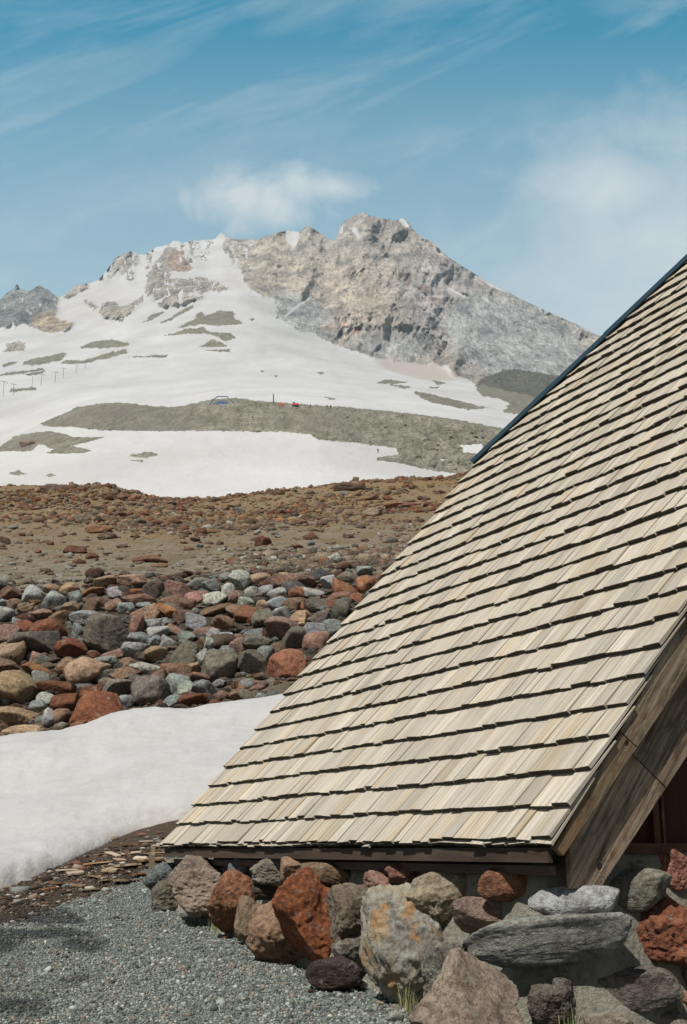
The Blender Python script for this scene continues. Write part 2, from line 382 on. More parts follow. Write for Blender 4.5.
# ---- what is rock and what is snow (polygons on the mountainside)
def inside(poly, X, Y):
    p = np.array(poly, float); r = np.zeros(X.shape, bool); n = len(p)
    for i in range(n):
        x1, y1_ = p[i]; x2, y2_ = p[(i + 1) % n]
        if y1_ == y2_: continue
        c = ((Y >= min(y1_, y2_)) & (Y < max(y1_, y2_)))
        r ^= c & (X < x1 + (Y - y1_) * (x2 - x1) / (y2_ - y1_))
    return r
wx = PX + 4.2 * fbm(PX * .2, PY * .2, o=4, seed=61, gain=.75); wy = PY + 3.0 * fbm(PX * .2, PY * .2, o=4, seed=67, gain=.75)
CRAG = [
 [(-400,260),(58,260),(58,305),(54,316),(60,320),(72,323),(70,329),(60,332),(50,333),(38,329),(30,326),(22,324),(12,326),(0,327),(-400,350)],
 [(63,297),(70,291),(76,284),(84,280),(88,288),(76,293),(70,298)],
 [(97,281),(105,265),(118,252),(124,246),(134,246),(138,257),(137,264),(131,268),(135,274),(130,282),(124,276),(119,270),(108,279)],
 [(83,300),(90,302),(97,306),(95,309),(87,304)],
 [(98,312),(100,305),(108,300),(115,302),(122,306),(128,304),(135,300),(143,294),(147,296),(138,306),(125,318),(110,320),(102,317)],
 [(169,246),(175,248),(185,260),(190,263),(192,269),(187,272),(171,271),(170,278),(188,280),(192,275),(204,278),(217,282),(229,288),(219,291),(204,292),(203,299),(189,301),(174,306),(163,307),(157,306),(167,295),(154,301),(152,295),(143,300),(137,307),(130,311),(140,301),(146,285),(148,275),(154,264),(158,256)],
 [(226,225),(300,200),(370,190),(480,240),(700,360),(1100,440),(1100,470),(640,412),(560,404),(482,384),(470,382),(452,374),(450,367),(425,364),(394,361),(376,358),(361,353),(344,348),(326,340),(313,333),(300,330),(283,321),(278,306),(272,298),(263,296),(250,290),(246,282),(240,270),(232,262),(222,250)],
 [(274,318),(276,310),(283,305),(287,311),(283,317)],
 [(2,351),(7,343),(19,341),(25,344),(21,350),(10,351)]]
GRIT = [
 [(143,323),(150,316),(164,311),(164,313),(152,320)], [(159,323),(171,317),(192,305),(192,308),(174,319),(163,323)],
 [(178,327),(195,319),(198,312),(203,313),(205,316),(213,313),(217,311),(233,311),(233,318),(243,321),(241,324),(217,326),(202,324),(185,327)],
 [(163,336),(177,332),(185,329),(202,327),(211,332),(230,333),(236,338),(225,341),(214,335),(200,333),(185,334)],
 [(200,347),(213,339),(223,343),(227,347)], [(204,350),(229,349),(229,352)],
 [(80,348),(91,342),(112,339),(129,343),(129,346),(105,348)], [(21,365),(31,359),(45,357),(65,352),(65,357),(58,361),(38,365)],
 [(59,364),(65,360),(84,360),(105,354),(127,349),(126,353),(105,359),(84,363),(70,364)], [(0,374),(21,371),(45,368),(45,370),(21,374),(0,376)],
 [(26,374),(45,371),(45,373),(28,376)], [(10,389),(35,387),(37,390),(10,392)], [(2,365),(17,361),(14,364),(4,367)], [(127,357),(168,354.6),(167,357.4)],
 [(118,322),(124,317),(122,322)], [(249,318),(255,319),(252,321)],
 [(474,385),(483,378),(503,370),(515,369),(540,373),(700,395),(1100,440),(1100,480),(560,420),(503,412),(509,403),(497,398),(483,396)],
 [(414,391),(427,393),(456,400),(488,408),(468,410),(436,403),(421,398)],
 [(375,383),(387,379.5),(407,382),(395,384)], [(388,384),(414,386.5),(404,389)], [(430,380),(448,383),(436,384.5)], [(427,386.5),(442,387),(430,389)],
 [(259,370.5),(264,371),(262,373)], [(274,375),(279,376),(276,377)], [(316,372),(325,373),(320,374.5)], [(322,396.5),(338,399),(330,400.5)],
 [(0,446),(14,437),(24,434),(49,431),(66,434),(73,437),(105,437),(84,443),(70,446),(92,450),(84,453),(45,453.5),(54,449),(40,444),(30,451),(0,452),(-60,453),(-60,447)],
 [(126,456),(146,452),(152,452),(158,455),(146,458)], [(131,460),(145,460),(140,462)], [(8,473),(17,470),(28,474),(18,475.5)], [(46,475),(50,473.5),(56,475),(50,476.5)]]
MOR = [(39,424),(60,415),(78,407),(100,403),(130,403),(150,406),(175,407),(195,403),(212,399),(235,398),(260,401),(300,404),(350,407.5),(400,412),(440,417),(470,422),(505,429),(560,438),(620,443),(1100,470),(1100,500),(620,480),(500,478),(450,473),(420,468),(395,462),(378,461),(376,458),(398,454),(396,448),(370,445),(350,442),(318,440),(310,434),(290,432),(230,431),(140,431),(100,430),(75,427),(50,427)]
MORHOLE = [[(461,445),(484,444.5),(482,454),(465,452.5)], [(440,458),(447,459),(441,461)]]
SNOWIN = [
 [(353,226),(357,227),(362,239),(357,237),(352,231)], [(396,216),(405,219),(410,229),(403,226)], [(382,255.5),(392,261),(384,258.5)],
 [(286,226),(300,228),(300,237),(294,250),(286,241)], [(472,270),(487,278),(505,288),(512,292),(509,293),(490,287)],
 [(570,319),(600,333),(600,336),(584,330)], [(440,284),(455,290),(467,296),(464,298),(450,291)], [(434,247),(446,257),(441,255),(433,250)],
 [(287,313),(299,303),(312,296.5),(309,300),(296,309),(283,319)], [(173,273),(188,274.5),(187,279),(173,278)],[(337,229),(344,223),(343,233),(338,235)]]
crag = np.zeros(PX.shape, bool)
for p_ in CRAG: crag |= inside(p_, wx, wy)
mott = fbm(PX * .22, PY * .16, o=4, seed=73, gain=.7)
crag &= ~((PX > 218) & (PX < 262) & (PY < 272) & (mott > .12 + (PX - 235) * .012))
crag &= ~((PX > 92) & (PX < 226) & (PY < 306) & (fbm(PX * .2, PY * .13, o=4, seed=75, gain=.75) > .26))
crag |= (PX > 145) & (PX < 226) & (PY < ysky[:, None] + 22) & (mott > .20)
crag &= ~((PX < 66) & (mott > .48) & (PY < 330))
for p_ in SNOWIN: crag &= ~inside(p_, PX, PY)
gw_x = PX + 3.2 * fbm(PX * .12, PY * .5, o=4, seed=81, gain=.65); gw_y = PY + 1.1 * fbm(PX * .25, PY * .5, o=3, seed=83, gain=.65)
grit = np.zeros(PX.shape, bool)
for p_ in GRIT: grit |= inside(p_, gw_x, gw_y)
mor = inside(MOR, PX + 2 * fbm(PX * .1, PY * .3, o=4, seed=85, gain=.6), PY + .8 * fbm(PX * .3, PY * .5, o=3, seed=86))
for p_ in MORHOLE: mor &= ~inside(p_, gw_x, gw_y)
grit |= mor
rockm = (crag | grit).astype(float)
smooth_scree = np.clip(blob(PX, PY, 300, 322, 42, 28, .5) * 2 + blob(PX, PY, 520, 345, 90, 46, .42) * 2.2 + blob(PX, PY, 395, 345, 50, 22) * .8, 0, 1)
cm = crag * 1.0
for _ in range(9):
    cm[1:-1, 1:-1] = (cm[1:-1, 1:-1] * 2 + cm[:-2, 1:-1] + cm[2:, 1:-1] + cm[1:-1, :-2] + cm[1:-1, 2:]) / 6
sc_w = cm * (1 - .88 * smooth_scree)
# relief: gullies and buttresses on crags
lean = PX + .35 * (PY - 300) + 6 * fbm(PX * .05, PY * .05, o=3, seed=99)
rel = 95 * fbm(lean * .022, PY * .014, o=2, seed=101, ridged=True) + 34 * fbm(lean * .085, PY * .028, o=3, seed=103, ridged=True) + 20 * fbm(PX * .27, PY * .10, o=4, seed=105, ridged=True, gain=.66)
DY2 = DY - rel * sc_w * np.clip((DY - 1100) / 900, 0, 1)
DY2 -= cm * 4 * np.clip(DY / 2500, 0, 1)
DY2 -= 70 * np.clip(blob(PX, PY, 172, 275, 34, 34) * 1.6, 0, 1) 
DY2 += (1 - cm) * np.clip(DY / 2000, 0, 1.3) * (14 * fbm(PX * .03, PY * .05, o=3, seed=111) + 2.2 * fbm(PX * .15, PY * .3, o=3, seed=113))
DY2 -= mor * (4 * fbm(PX * .05, PY * .12, o=3, seed=115) + 3.2 * fbm(PX * .35, PY * .5, o=3, seed=116, gain=.7))
a_ = np.empty(PX.shape + (3,))
rx = (PX - 343.5) / FPX; ru = (512 - PY) / FPX
ry = cP - ru * sP; rz = sP + ru * cP
MVt = np.stack([rx / ry * DY2, DY2, rz / ry * DY2], -1)
# far side of the ridge
back = []
for j, (dy, dz) in enumerate([(60, -45), (200, -160), (600, -520), (1500, -1300)]):
    b = MVt[:, 0].copy(); b[:, 0] *= 1 + dy / b[:, 1]; b[:, 1] += dy; b[:, 2] = np.maximum(b[:, 2] + dz, 5); back.insert(0, b)
MALL = np.concatenate([np.stack(back, 1), MVt], 1)
nr, nc = MALL.shape[:2]; nb = nc - NV
MF = grid_faces(nr, nc)[:, ::-1]
mountain = fast_mesh('mountain', MALL.reshape(-1, 3), MF, None, True)
tag(mountain, kind='structure')
# albedo of the bare rock by zone
def C(r, g, b): return np.array([r, g, b])[None, None]
tone = np.zeros(PX.shape + (3,)) + C(.235, .225, .21)
def zone(col, w):
    global tone
    w = np.clip(w, 0, 1)[..., None]; tone = tone * (1 - w) + C(*col) * w
n5 = fbm(PX * .06, PY * .06, o=4, seed=120)[...]
zone((.265, .25, .222), blob(PX, PY, 265, 262, 60, 45) * 1.8)
zone((.30, .278, .24), blob(PX, PY, 360, 285, 45, 45, .4) * 1.6 * (.75 + n5))
zone((.24, .235, .235), blob(PX, PY, 460, 300, 70, 60) * 1.5)
zone((.225, .24, .245), smooth_scree * 1.2)
zone((.15, .165, .165), (blob(PX, PY, 15, 305, 70, 26) * 2.0))
zone((.27, .235, .185), blob(PX, PY, 52, 322, 24, 13) * 2.2)
zone((.22, .175, .145), blob(PX, PY, 180, 262, 14, 14) * 2)
zone((.21, .20, .185), blob(PX, PY, 160, 290, 24, 20) * 1.2)
zone((.40, .22, .14), np.clip(blob(PX, PY, 357, 331, 5, 4) + blob(PX, PY, 345, 324, 4, 3) + blob(PX, PY, 328, 328, 9, 6) * .5, 0, 1) * .6)
zone((.115, .12, .12), sstep(.28, .5, fbm(PX * .12, PY * .16, o=4, seed=123, gain=.65)) * cm * .55 * (1 - smooth_scree) * (PX > 300))
zone((.16, .13, .12), blob(PX, PY, 425, 290, 36, 10, .5) * 1.5 * sstep(-.1, .4, fbm(PX * .15, PY * .2, o=3, seed=127)))
tone = tone * np.array([2.55, 2.38, 2.24])
tone *= (1 + .28 * fbm(PX * .3, PY * .22, o=4, seed=125, gain=.7))[..., None]
dust = np.clip(blob(PX, PY, 415, 369, 46, 10, .22) * 2.2, 0, 1) + .35 * blob(PX, PY, 90, 305, 60, 25, -.2) + .3 * blob(PX, PY, 240, 282, 30, 14, .4)
def moun_attr(name, arr, fill=None):
    if arr.ndim == 3:
        full = np.concatenate([np.repeat(arr[:, :1], nb, 1), arr], 1).reshape(-1, arr.shape[2]); color_attr(mountain, name, full)
    else:
        full = np.concatenate([np.repeat(arr[:, :1], nb, 1), arr], 1); float_attr(mountain, name, full)
gsm = grit.astype(float)
moun_attr('crag', crag.astype(float)); moun_attr('grit', gsm); moun_attr('tone', tone); moun_attr('dust', dust)
m = NT('mountain_rock_and_snow'); p0 = m.pos(); p = m.mapv(p0, scale=(1, .12, .62))
n1 = m.noise(p, .02, 8, .68); n2 = m.noise(p, .06, 8, .7); nf = m.noise(p, .16, 6, .7)
rc = m.mix(m.ramp(n1, [(.38, 0.0), (.62, 1.0)]), m.mix(1.0, m.attr('tone'), (.62, .61, .62), 'MULTIPLY'), m.mix(1.0, m.attr('tone'), (1.3, 1.28, 1.24), 'MULTIPLY'))
rc = m.mix(m.ramp(n2, [(.40, .9), (.48, 0.0)]), rc, m.mix(1.0, rc, (.62, .62, .62), 'MULTIPLY'))
gc = m.mix(m.ramp(nf, [(.38, 0.0), (.6, 1.0)]), (.15, .14, .10), (.29, .27, .205))
gc = m.mix(m.ramp(m.noise(m.mapv(p0, scale=(1, .4, 1)), .8, 5, .75), [(.42, .75), (.5, 0.0)]), gc, (.07, .062, .046))
gc = m.mix(m.ramp(m.noise(p, .03, 6, .7), [(.48, 0.0), (.6, .6)]), gc, (.17, .15, .125))
snowc = m.mix(m.ramp(m.noise(m.mapv(p0, scale=(1, .15, 1)), .012, 9, .68), [(.38, 0.0), (.66, 1.0)]), (.43, .415, .40), (.53, .52, .505))
snowc = m.mix(m.attr('dust', 'Fac'), snowc, (.42, .365, .325))
cr = m.math('GREATER_THAN', m.math('ADD', m.attr('crag', 'Fac'), m.math('MULTIPLY', m.math('SUBTRACT', n2, .5), .9)), .5)
gt = m.math('GREATER_THAN', m.math('ADD', m.attr('grit', 'Fac'), m.math('MULTIPLY', m.math('ADD', m.math('SUBTRACT', nf, .5), m.math('MULTIPLY', m.math('SUBTRACT', m.noise(m.mapv(p0, scale=(1, .4, 1)), .45, 5, .8), .5), 1.2)), 1.1)), .5)
rc = m.mix(m.ramp(m.noise(p, .17, 6, .8), [(.40, .85), (.50, 0.0)]), rc, m.mix(1.0, rc, (.50, .50, .52), 'MULTIPLY'))
c = m.mix(cr, snowc, rc); c = m.mix(gt, c, gc); m.color(c)
m.b.inputs['Roughness'].default_value = .9
hh = m.math('MULTIPLY', m.math('ADD', m.math('MULTIPLY', n1, 30.0), m.math('MULTIPLY', n2, 12.0)), cr)
hh = m.math('ADD', hh, m.math('MULTIPLY', m.math('MULTIPLY', nf, 2.0), gt))
hh = m.math('ADD', hh, m.math('MULTIPLY', m.noise(p, .03, 5, .6), 1.5))
m.bump(hh, 1.0, 1.6)
mountain.data.materials.append(m.m)
MB = BVHTree.FromPolygons(MALL.reshape(-1, 3).tolist(), MF.tolist())

# ================================================================== THE CABIN
d1 = np.array([-0.46288933, 0.88641608, 0]); gg = np.array([0.88641608, 0.46288933, 0])
RP = math.radians(52); uu = gg * math.cos(RP) + np.array([0, 0, 1]) * math.sin(RP); nn = np.array([-0.6985054, -0.36476177, 0.61566148])
P0 = ray(545, 838) * 6.0
def RF(s, v, h): return P0 + d1 * s + uu * v + nn * h       # roof frame: along the eave, up the slope, off the slope
def BF(s, g, z): return np.array([P0[0], P0[1], 0]) + d1 * s + gg * g + np.array([0, 0, z])
HV = 9.6
def smax(v): return 5.89 - .83 * min(v, 5.13) / 5.13 if v < 5.13 else 5.06 - (v - 5.13) * (1.80 / 2.36)
class MBld:
    def __init__(s): s.v = []; s.f = []; s.uv = []; s.t = []
    def hexa(s, c, uv=None, tone=None):
        """8 corners: 0-3 bottom ring, 4-7 top ring"""
        b = len(s.v); s.v += [np.array(x, float) for x in c]
        s.f += [(b, b+3, b+2, b+1), (b+4, b+5, b+6, b+7), (b, b+1, b+5, b+4), (b+1, b+2, b+6, b+5), (b+2, b+3, b+7, b+6), (b+3, b, b+4, b+7)]
        s.uv += uv if uv is not None else [(0, 0, 0)] * 8
        s.t += [tone if tone is not None else (1, 1, 1)] * 8
    def build(s, name, mat, parent=None):
        o = mesh_obj(name, s.v, s.f, mat, parent)
        a = o.data.attributes.new('grain', 'FLOAT_VECTOR', 'POINT'); a.data.foreach_set('vector', np.array(s.uv, np.float32).ravel())
        color_attr(o, 'tone', np.array(s.t, np.float32))
        return o
def fbox(fr, a0, a1, b0, b1, c0, c1, tone=(1, 1, 1), off=0.0, along=0):
    """a box in a frame function fr(a,b,c); grain runs along axis number along"""
    pts = [(a0,b0,c0),(a1,b0,c0),(a1,b1,c0),(a0,b1,c0),(a0,b0,c1),(a1,b0,c1),(a1,b1,c1),(a0,b1,c1)]
    def g(q):
        q = list(q); al = q.pop(along); return (q[0] + q[1] * .7 + off, al + off * 3, 0)
    mb = MBld(); mb.hexa([fr(*q) for q in pts], [g(q) for q in pts], tone); return mb
def wood_mat(name, lo, hi, honey, streak=60, knots=False, dark=(.03, .022, .016), hmix=.5):
    m = NT(name); g = m.attr('grain', 'Vector')
    g1 = m.noise(m.mapv(g, scale=(streak, 1.6, 1)), 1, 8, .62, .3); g2 = m.noise(m.mapv(g, scale=(streak * 3, 5, 1)), 1, 5, .7); bl = m.noise(m.mapv(g, scale=(streak * .5, .9, 1), loc=(4, 2, 0)), 1, 5, .6)
    c = m.mix(m.ramp(g1, [(.3, 0.0), (.7, 1.0)]), lo, hi)
    c = m.mix(m.math('MULTIPLY', m.ramp(bl, [(.48, 0.0), (.66, 1.0)]), hmix), c, honey)
    c = m.mix(m.ramp(g2, [(.33, .55), (.42, 0.0)]), c, m.mix(1.0, c, (.5, .46, .42), 'MULTIPLY'))
    c = m.mix(m.ramp(m.noise(m.mapv(g, scale=(9, 6, 1), loc=(1, 8, 0)), 1, 7, .8), [(.64, 0.0), (.72, .8)]), c, dark)
    if knots:
        c = m.mix(m.ramp(m.noise(m.mapv(g, scale=(14, 3.5, 1), loc=(3, 3, 0)), 1, 8, .75), [(.40, .8), (.52, 0.0)]), c, m.mix(1.0, c, (.35, .30, .27), 'MULTIPLY'))
        k = m.voro(m.mapv(g, scale=(3.4, 2.6, 1), loc=(.3, .62, 0)), 1.0)
        rings = m.math('SINE', m.math('MULTIPLY', k, 150.0))
        c = m.mix(m.math('MULTIPLY', m.ramp(k, [(.10, 1.0), (.20, 0.0)]), m.ramp(rings, [(.3, 0.0), (.8, .6)])), c, dark)
        c = m.mix(m.ramp(k, [(.045, 1.0), (.06, 0.0)]), c, dark)
        nail = m.voro(m.mapv(g, scale=(9, 5, 1), loc=(.1, .3, 0)), 1.0)
        c = m.mix(m.ramp(nail, [(.03, .9), (.045, 0.0)]), c, (.012, .01, .01))
    c = m.mix(1.0, c, m.attr('tone'), 'MULTIPLY')
    m.color(c); m.b.inputs['Roughness'].default_value = .88
    m.bump(m.math('ADD', g1, m.math('MULTIPLY', g2, .6)), .6, .006)
    return m.m
SHAKE = wood_mat('weathered_shake_wood', (.262, .231, .184), (.530, .484, .408), (.335, .27, .17), 46, hmix=.6, dark=(.12, .10, .08))
BOARD = wood_mat('weathered_board_wood', (.055, .043, .033), (.45, .405, .345), (.20, .145, .095), 48, True, hmix=.75)
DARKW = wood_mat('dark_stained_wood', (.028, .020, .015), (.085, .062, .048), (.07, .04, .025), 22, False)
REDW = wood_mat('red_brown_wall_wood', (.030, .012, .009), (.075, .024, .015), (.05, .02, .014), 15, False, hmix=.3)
cabin = empty('cabin', tuple(RF(0, 0, 0)), 'A-frame cabin with a steep weathered cedar shake roof on a boulder wall', 'cabin')
def under(o):           # parent keeping world position
    o.parent = cabin; o.matrix_parent_inverse = Matrix.Translation(-Vector(cabin.location)); return o
# shakes
sh = MBld(); EXP = .224
rnd = random.Random(5)
nrow = int(HV / EXP) + 1
for r in range(-1, nrow):
    v0 = r * EXP
    base = v0
    if r == -1: base = 0.0
    s = -.026 + rnd.uniform(-.012, .008); end = smax(base + .1) + rnd.uniform(-.012, .012)
    wav = rnd.uniform(0, 6)
    while s < end - .02:
        w = rnd.choice([rnd.uniform(.075, .13), rnd.uniform(.12, .21), rnd.uniform(.10, .18)])
        if end - (s + w) < .05: w = end - s
        e = min(s + w, end)
        vb = base + rnd.gauss(0, .005) + .006 * math.sin(s * 1.7 + wav) - (.012 if r == -1 else 0)
        if rnd.random() < .05: vb += rnd.choice([-.018, .014])
        th = rnd.uniform(.018, .030)
        ln = min(.47, HV + .1 - vb) if r >= 0 else .45
        hb = -.058 + (rnd.uniform(-.002, .004)) if r >= 0 else -.078
        slope = .030 / .47 * (1 if r >= 0 else .9)
        gap = rnd.uniform(.0015, .005); tw = rnd.gauss(0, .0025); cup = rnd.gauss(0, .002)
        s1 = s + gap
        te = smax(vb + ln) + .0
        e2 = min(e, te) if e > end - .01 else e
        e2 = max(e2, s1 + .02)
        hb2 = hb + .036; ht = hb2 - ln * .034 / .224
        # butt rests on the course below; the tail runs down to the deck
        ht = max(ht, -.066)
        A = [RF(s1, vb, hb2 + tw), RF(e, vb + rnd.gauss(0, .003), hb2 - tw), RF(e2, vb + ln, ht - .002), RF(s1, vb + ln, ht - .002)]
        Bq = [RF(s1, vb, hb2 + th + tw + cup), RF(e, vb + rnd.gauss(0, .002), hb2 + th - tw), RF(e2, vb + ln, ht + .004), RF(s1, vb + ln, ht + .004)]
        off = rnd.uniform(0, 200)
        uv = [(s1 + off, vb + off, 0), (e + off, vb + off, 0), (e2 + off, vb + ln + off, 0), (s1 + off, vb + ln + off, 0)] * 2
        k = rnd.gauss(1.0, .075)
        hon = rnd.random() < .13 or (base > 3.6 and smax(base) - s < .5 and rnd.random() < .8)
        tone = (k * (1.0 if hon else 1), k * (.95 if hon else 1), k * (.87 if hon else .985))
        if rnd.random() < .06: tone = (k * .84, k * .84, k * .84)
        sh.hexa(A + Bq, uv, tone)
        # butt end grain: weathered, and blackened to paint the course's shadow line, slightly proud
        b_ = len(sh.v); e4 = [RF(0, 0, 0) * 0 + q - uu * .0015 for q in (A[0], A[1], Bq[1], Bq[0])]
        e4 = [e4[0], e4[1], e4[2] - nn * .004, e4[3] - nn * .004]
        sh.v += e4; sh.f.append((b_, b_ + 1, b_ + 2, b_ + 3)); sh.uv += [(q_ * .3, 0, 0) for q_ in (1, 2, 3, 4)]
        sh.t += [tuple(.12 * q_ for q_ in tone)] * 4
        s = e
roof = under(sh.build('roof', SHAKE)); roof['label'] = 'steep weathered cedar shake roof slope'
# deck beneath
dk = MBld()
N = 60
for i in range(N):
    va, vb = HV * i / N + .02, HV * (i + 1) / N + .02
    p = [RF(.0, va, -.115), RF(smax(va) - .02, va, -.115), RF(smax(vb) - .02, vb, -.115), RF(.0, vb, -.115), RF(.0, va, -.0665), RF(smax(va) - .02, va, -.0665), RF(smax(vb) - .02, vb, -.0665), RF(.0, vb, -.0665)]
    dk.hexa(p, [(q[0], q[2], 0) for q in p], (1, 1, 1))
under(dk.build('roof_deck', DARKW))
# other slope of the A-frame, clipped far end, ridge
ridge = RF(0, HV, 0); half = (ridge - P0) @ gg
def mir(q):
    q = np.array(q); return q - gg * 2 * (((q - P0) @ gg) - half)
os_ = MBld()
q = [mir(RF(0, -.05, -.1)), mir(RF(5.89, -.05, -.1)), mir(RF(5.06, 5.13, -.1)), mir(RF(0, HV, -.1))]
q2 = [mir(RF(0, -.05, 0)), mir(RF(5.89, -.05, 0)), mir(RF(5.06, 5.13, 0)), mir(RF(0, HV, 0))]
qa = [(x[0], x[2], 0) for x in q + q2]
os_.hexa(q + q2, qa)
q = [mir(RF(5.06, 5.13, -.1)), mir(RF(smax(HV), HV, -.1)), mir(RF(0, HV, -.1)), mir(RF(0, HV - .3, -.1))]
q2 = [mir(RF(5.06, 5.13, 0)), mir(RF(smax(HV), HV, 0)), mir(RF(0, HV, 0)), mir(RF(0, HV - .3, 0))]
os_.hexa(q + q2, [(x[0], x[2], 0) for x in q + q2])
under(os_.build('far_roof_slope', SHAKE))
hp = MBld()
A, B, Cc = RF(5.06, 5.13, -.06), mir(RF(5.06, 5.13, -.06)), RF(smax(HV), HV, -.06)
hp.hexa([A, B, Cc, Cc + d1 * -.01, A + nn * .03, B + np.array([0, 0, .03]), Cc + np.array([0, 0, .03]), Cc + np.array([0, 0, .03]) - d1 * .01], [(x[0], x[2], 0) for x in [A, B, Cc, Cc] * 2])
under(hp.build('clipped_end_roof', SHAKE))
fe = MBld()
a0, b0 = RF(5.6, .1, -.12), mir(RF(5.6, .1, -.12)); a1, b1 = RF(4.9, 5.1, -.12), mir(RF(4.9, 5.1, -.12))
fe.hexa([a0 - np.array([0, 0, .5]), b0 - np.array([0, 0, .5]), b0 - np.array([0, 0, .5]) - d1 * .1, a0 - np.array([0, 0, .5]) - d1 * .1, a1, b1, b1 - d1 * .1, a1 - d1 * .1])
under(fe.build('far_gable_wall', REDW))
# blue metal flashing on the clipped edge
m = NT('blue_painted_metal'); p = m.pos()
m.color(m.mix(m.ramp(m.noise(p, 3, 5, .6), [(.4, 0.0), (.7, 1.0)]), (.012, .027, .038), (.02, .042, .056))); m.b.inputs['Roughness'].default_value = .5; m.b.inputs['Metallic'].default_value = .3
BLUE = m.m
hd = np.array([-(1.80 / 2.36), 1.0]); hd /= np.linalg.norm(hd); hn = np.array([hd[1], -hd[0]])   # along the hip; outwards
fl = MBld()
def HPt(t, o, h): return RF(5.06 + hd[0] * t + hn[0] * o, 5.13 + hd[1] * t + hn[1] * o, h)
for (o0, o1, h0, h1) in [(-.10, .055, .000, .014), (.0555, .07, -.14, .014)]:
    for j in range(3):
        t0, t1, e = -.12 + j * 1.95, 1.87 + j * 1.95, .003 * j
        fl.hexa([HPt(t0, o0, h0 + e), HPt(t0, o1, h0 + e), HPt(t1, o1, h0 + e + .002), HPt(t1, o0, h0 + e + .002), HPt(t0, o0, h1 + e + .004), HPt(t0, o1, h1 + e + .004), HPt(t1, o1, h1 + e), HPt(t1, o0, h1 + e)])
f_ = under(fl.build('metal_flashing', BLUE)); f_['label'] = 'dark blue metal flashing along the clipped roof edge'
# barge boards
def pboard(s0, s1, pts, name, mat, tone=(1, 1, 1), off=0.):
    """polygon pts (v,h) extruded from s0 to s1, wood grain along v"""
    n = len(pts); V = [RF(s0, v, h) for v, h in pts] + [RF(s1, v, h) for v, h in pts]
    F = [tuple(range(n)), tuple(range(2 * n - 1, n - 1, -1))] + [(i, i + n, (i + 1) % n + n, (i + 1) % n) for i in range(n)]
    o = mesh_obj(name, V, F, mat)
    a = o.data.attributes.new('grain', 'FLOAT_VECTOR', 'POINT')
    a.data.foreach_set('vector', np.array([(h + off + s * .6, v + off * 2, 0) for s in (s0, s1) for v, h in pts], np.float32).ravel())
    color_attr(o, 'tone', np.array([tone] * 2 * n, np.float32))
    bv = o.modifiers.new('b', 'BEVEL'); bv.width = .004; bv.segments = 2; bv.limit_method = 'ANGLE'
    return under(o)
h1 = lambda v: -.135 - .095 * v
h2 = lambda v: -.455 - .10 * v
pboard(-.012, .028, [(-.006, -.0675), (.752, -.0675), (.758, h1(.758)), (-.006, h1(0))], 'rake_board', BOARD, (.85, .70, .52), 3.1)
pboard(-.012, .028, [(.757, -.0675), (3.6, -.0675), (3.6, -.42), (1.6, -.29), (.763, h1(.763))], 'rake_board', BOARD, (.95, .84, .70), 7.7)
# v,h of the plumb-cut foot
def gz(g, z):
    q = BF(0, g, z) - P0; return (float(q @ uu), float(q @ nn))
pboard(.062, .102, [gz(.2, .035), gz(.2, -.192), gz(.388, -.190), (.15, h2(.15)), (.751, h2(.751)), (.751, h1(.751) - .028)], 'barge_rafter', BOARD, (1.1, .96, .82), 11.37)
pboard(.062, .102, [(.757, h1(.757) - .028), (3.8, h1(3.8) - .028), (3.8, -.75), (1.8, h2(1.8)), (.757, h2(.757))], 'barge_rafter', BOARD, (.75, .64, .55), 17.2)
# packing strips under the shake ends
for i, (ha, hb_) in enumerate([(-.0665, -.0545)]):
    pass
# eave boards
eb = fbox(RF, .04, 5.80, .03, .055, -.17, -.068, (.8, .8, .8), 2., 0)
def VF(s, g, z): return BF(s, g, z)
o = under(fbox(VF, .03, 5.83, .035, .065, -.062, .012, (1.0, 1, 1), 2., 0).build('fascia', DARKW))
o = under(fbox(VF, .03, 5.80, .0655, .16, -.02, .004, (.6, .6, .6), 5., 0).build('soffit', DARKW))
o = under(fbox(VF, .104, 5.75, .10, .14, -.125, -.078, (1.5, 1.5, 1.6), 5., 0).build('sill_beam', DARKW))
# gable wall, recessed
w = MBld()
gs = .30
for i in range(14):
    g0_, g1_ = .30 + i * .25, .30 + (i + 1) * .25 - .006
    def top(g): return math.tan(RP) * g - .10
    w.hexa([BF(gs, g0_, .02), BF(gs, g1_, .02), BF(gs + .06, g1_, .02), BF(gs + .06, g0_, .02), BF(gs, g0_, top(g0_)), BF(gs, g1_, top(g1_)), BF(gs + .06, g1_, top(g1_)), BF(gs + .06, g0_, top(g0_))],
           [(g0_ + i * 3, 0, 0), (g1_ + i * 3, 0, 0), (g1_ + i * 3, 0, 0), (g0_ + i * 3, 0, 0), (g0_ + i * 3, 1, 0), (g1_ + i * 3, 1, 0), (g1_ + i * 3, 1, 0), (g0_ + i * 3, 1, 0)], (1, 1, 1) if i % 2 else (.8, .8, .8))
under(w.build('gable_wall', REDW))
under(fbox(VF, gs + .065, gs + .1, .1, 4.2, -.02, 4.0, (.3, .3, .3), 0, 2).build('wall_sheathing', DARKW)) if False else None
under(fbox(VF, gs - .09, gs + .0, .35, 4.2, -.02, .035, (1.5, 1.1, .9), 9, 1).build('wall_sill', DARKW))
under(fbox(VF, gs - .035, gs + .0, .955, 1.0, .031, 1.15, (1.6, 1.0, .7), 9, 2).build('door_post', DARKW))
under(fbox(VF, gs - .022, gs + .0, 1.035, 1.052, .031, 1.2, (.75, .55, .45), 9, 2).build('trim_strip', BOARD))

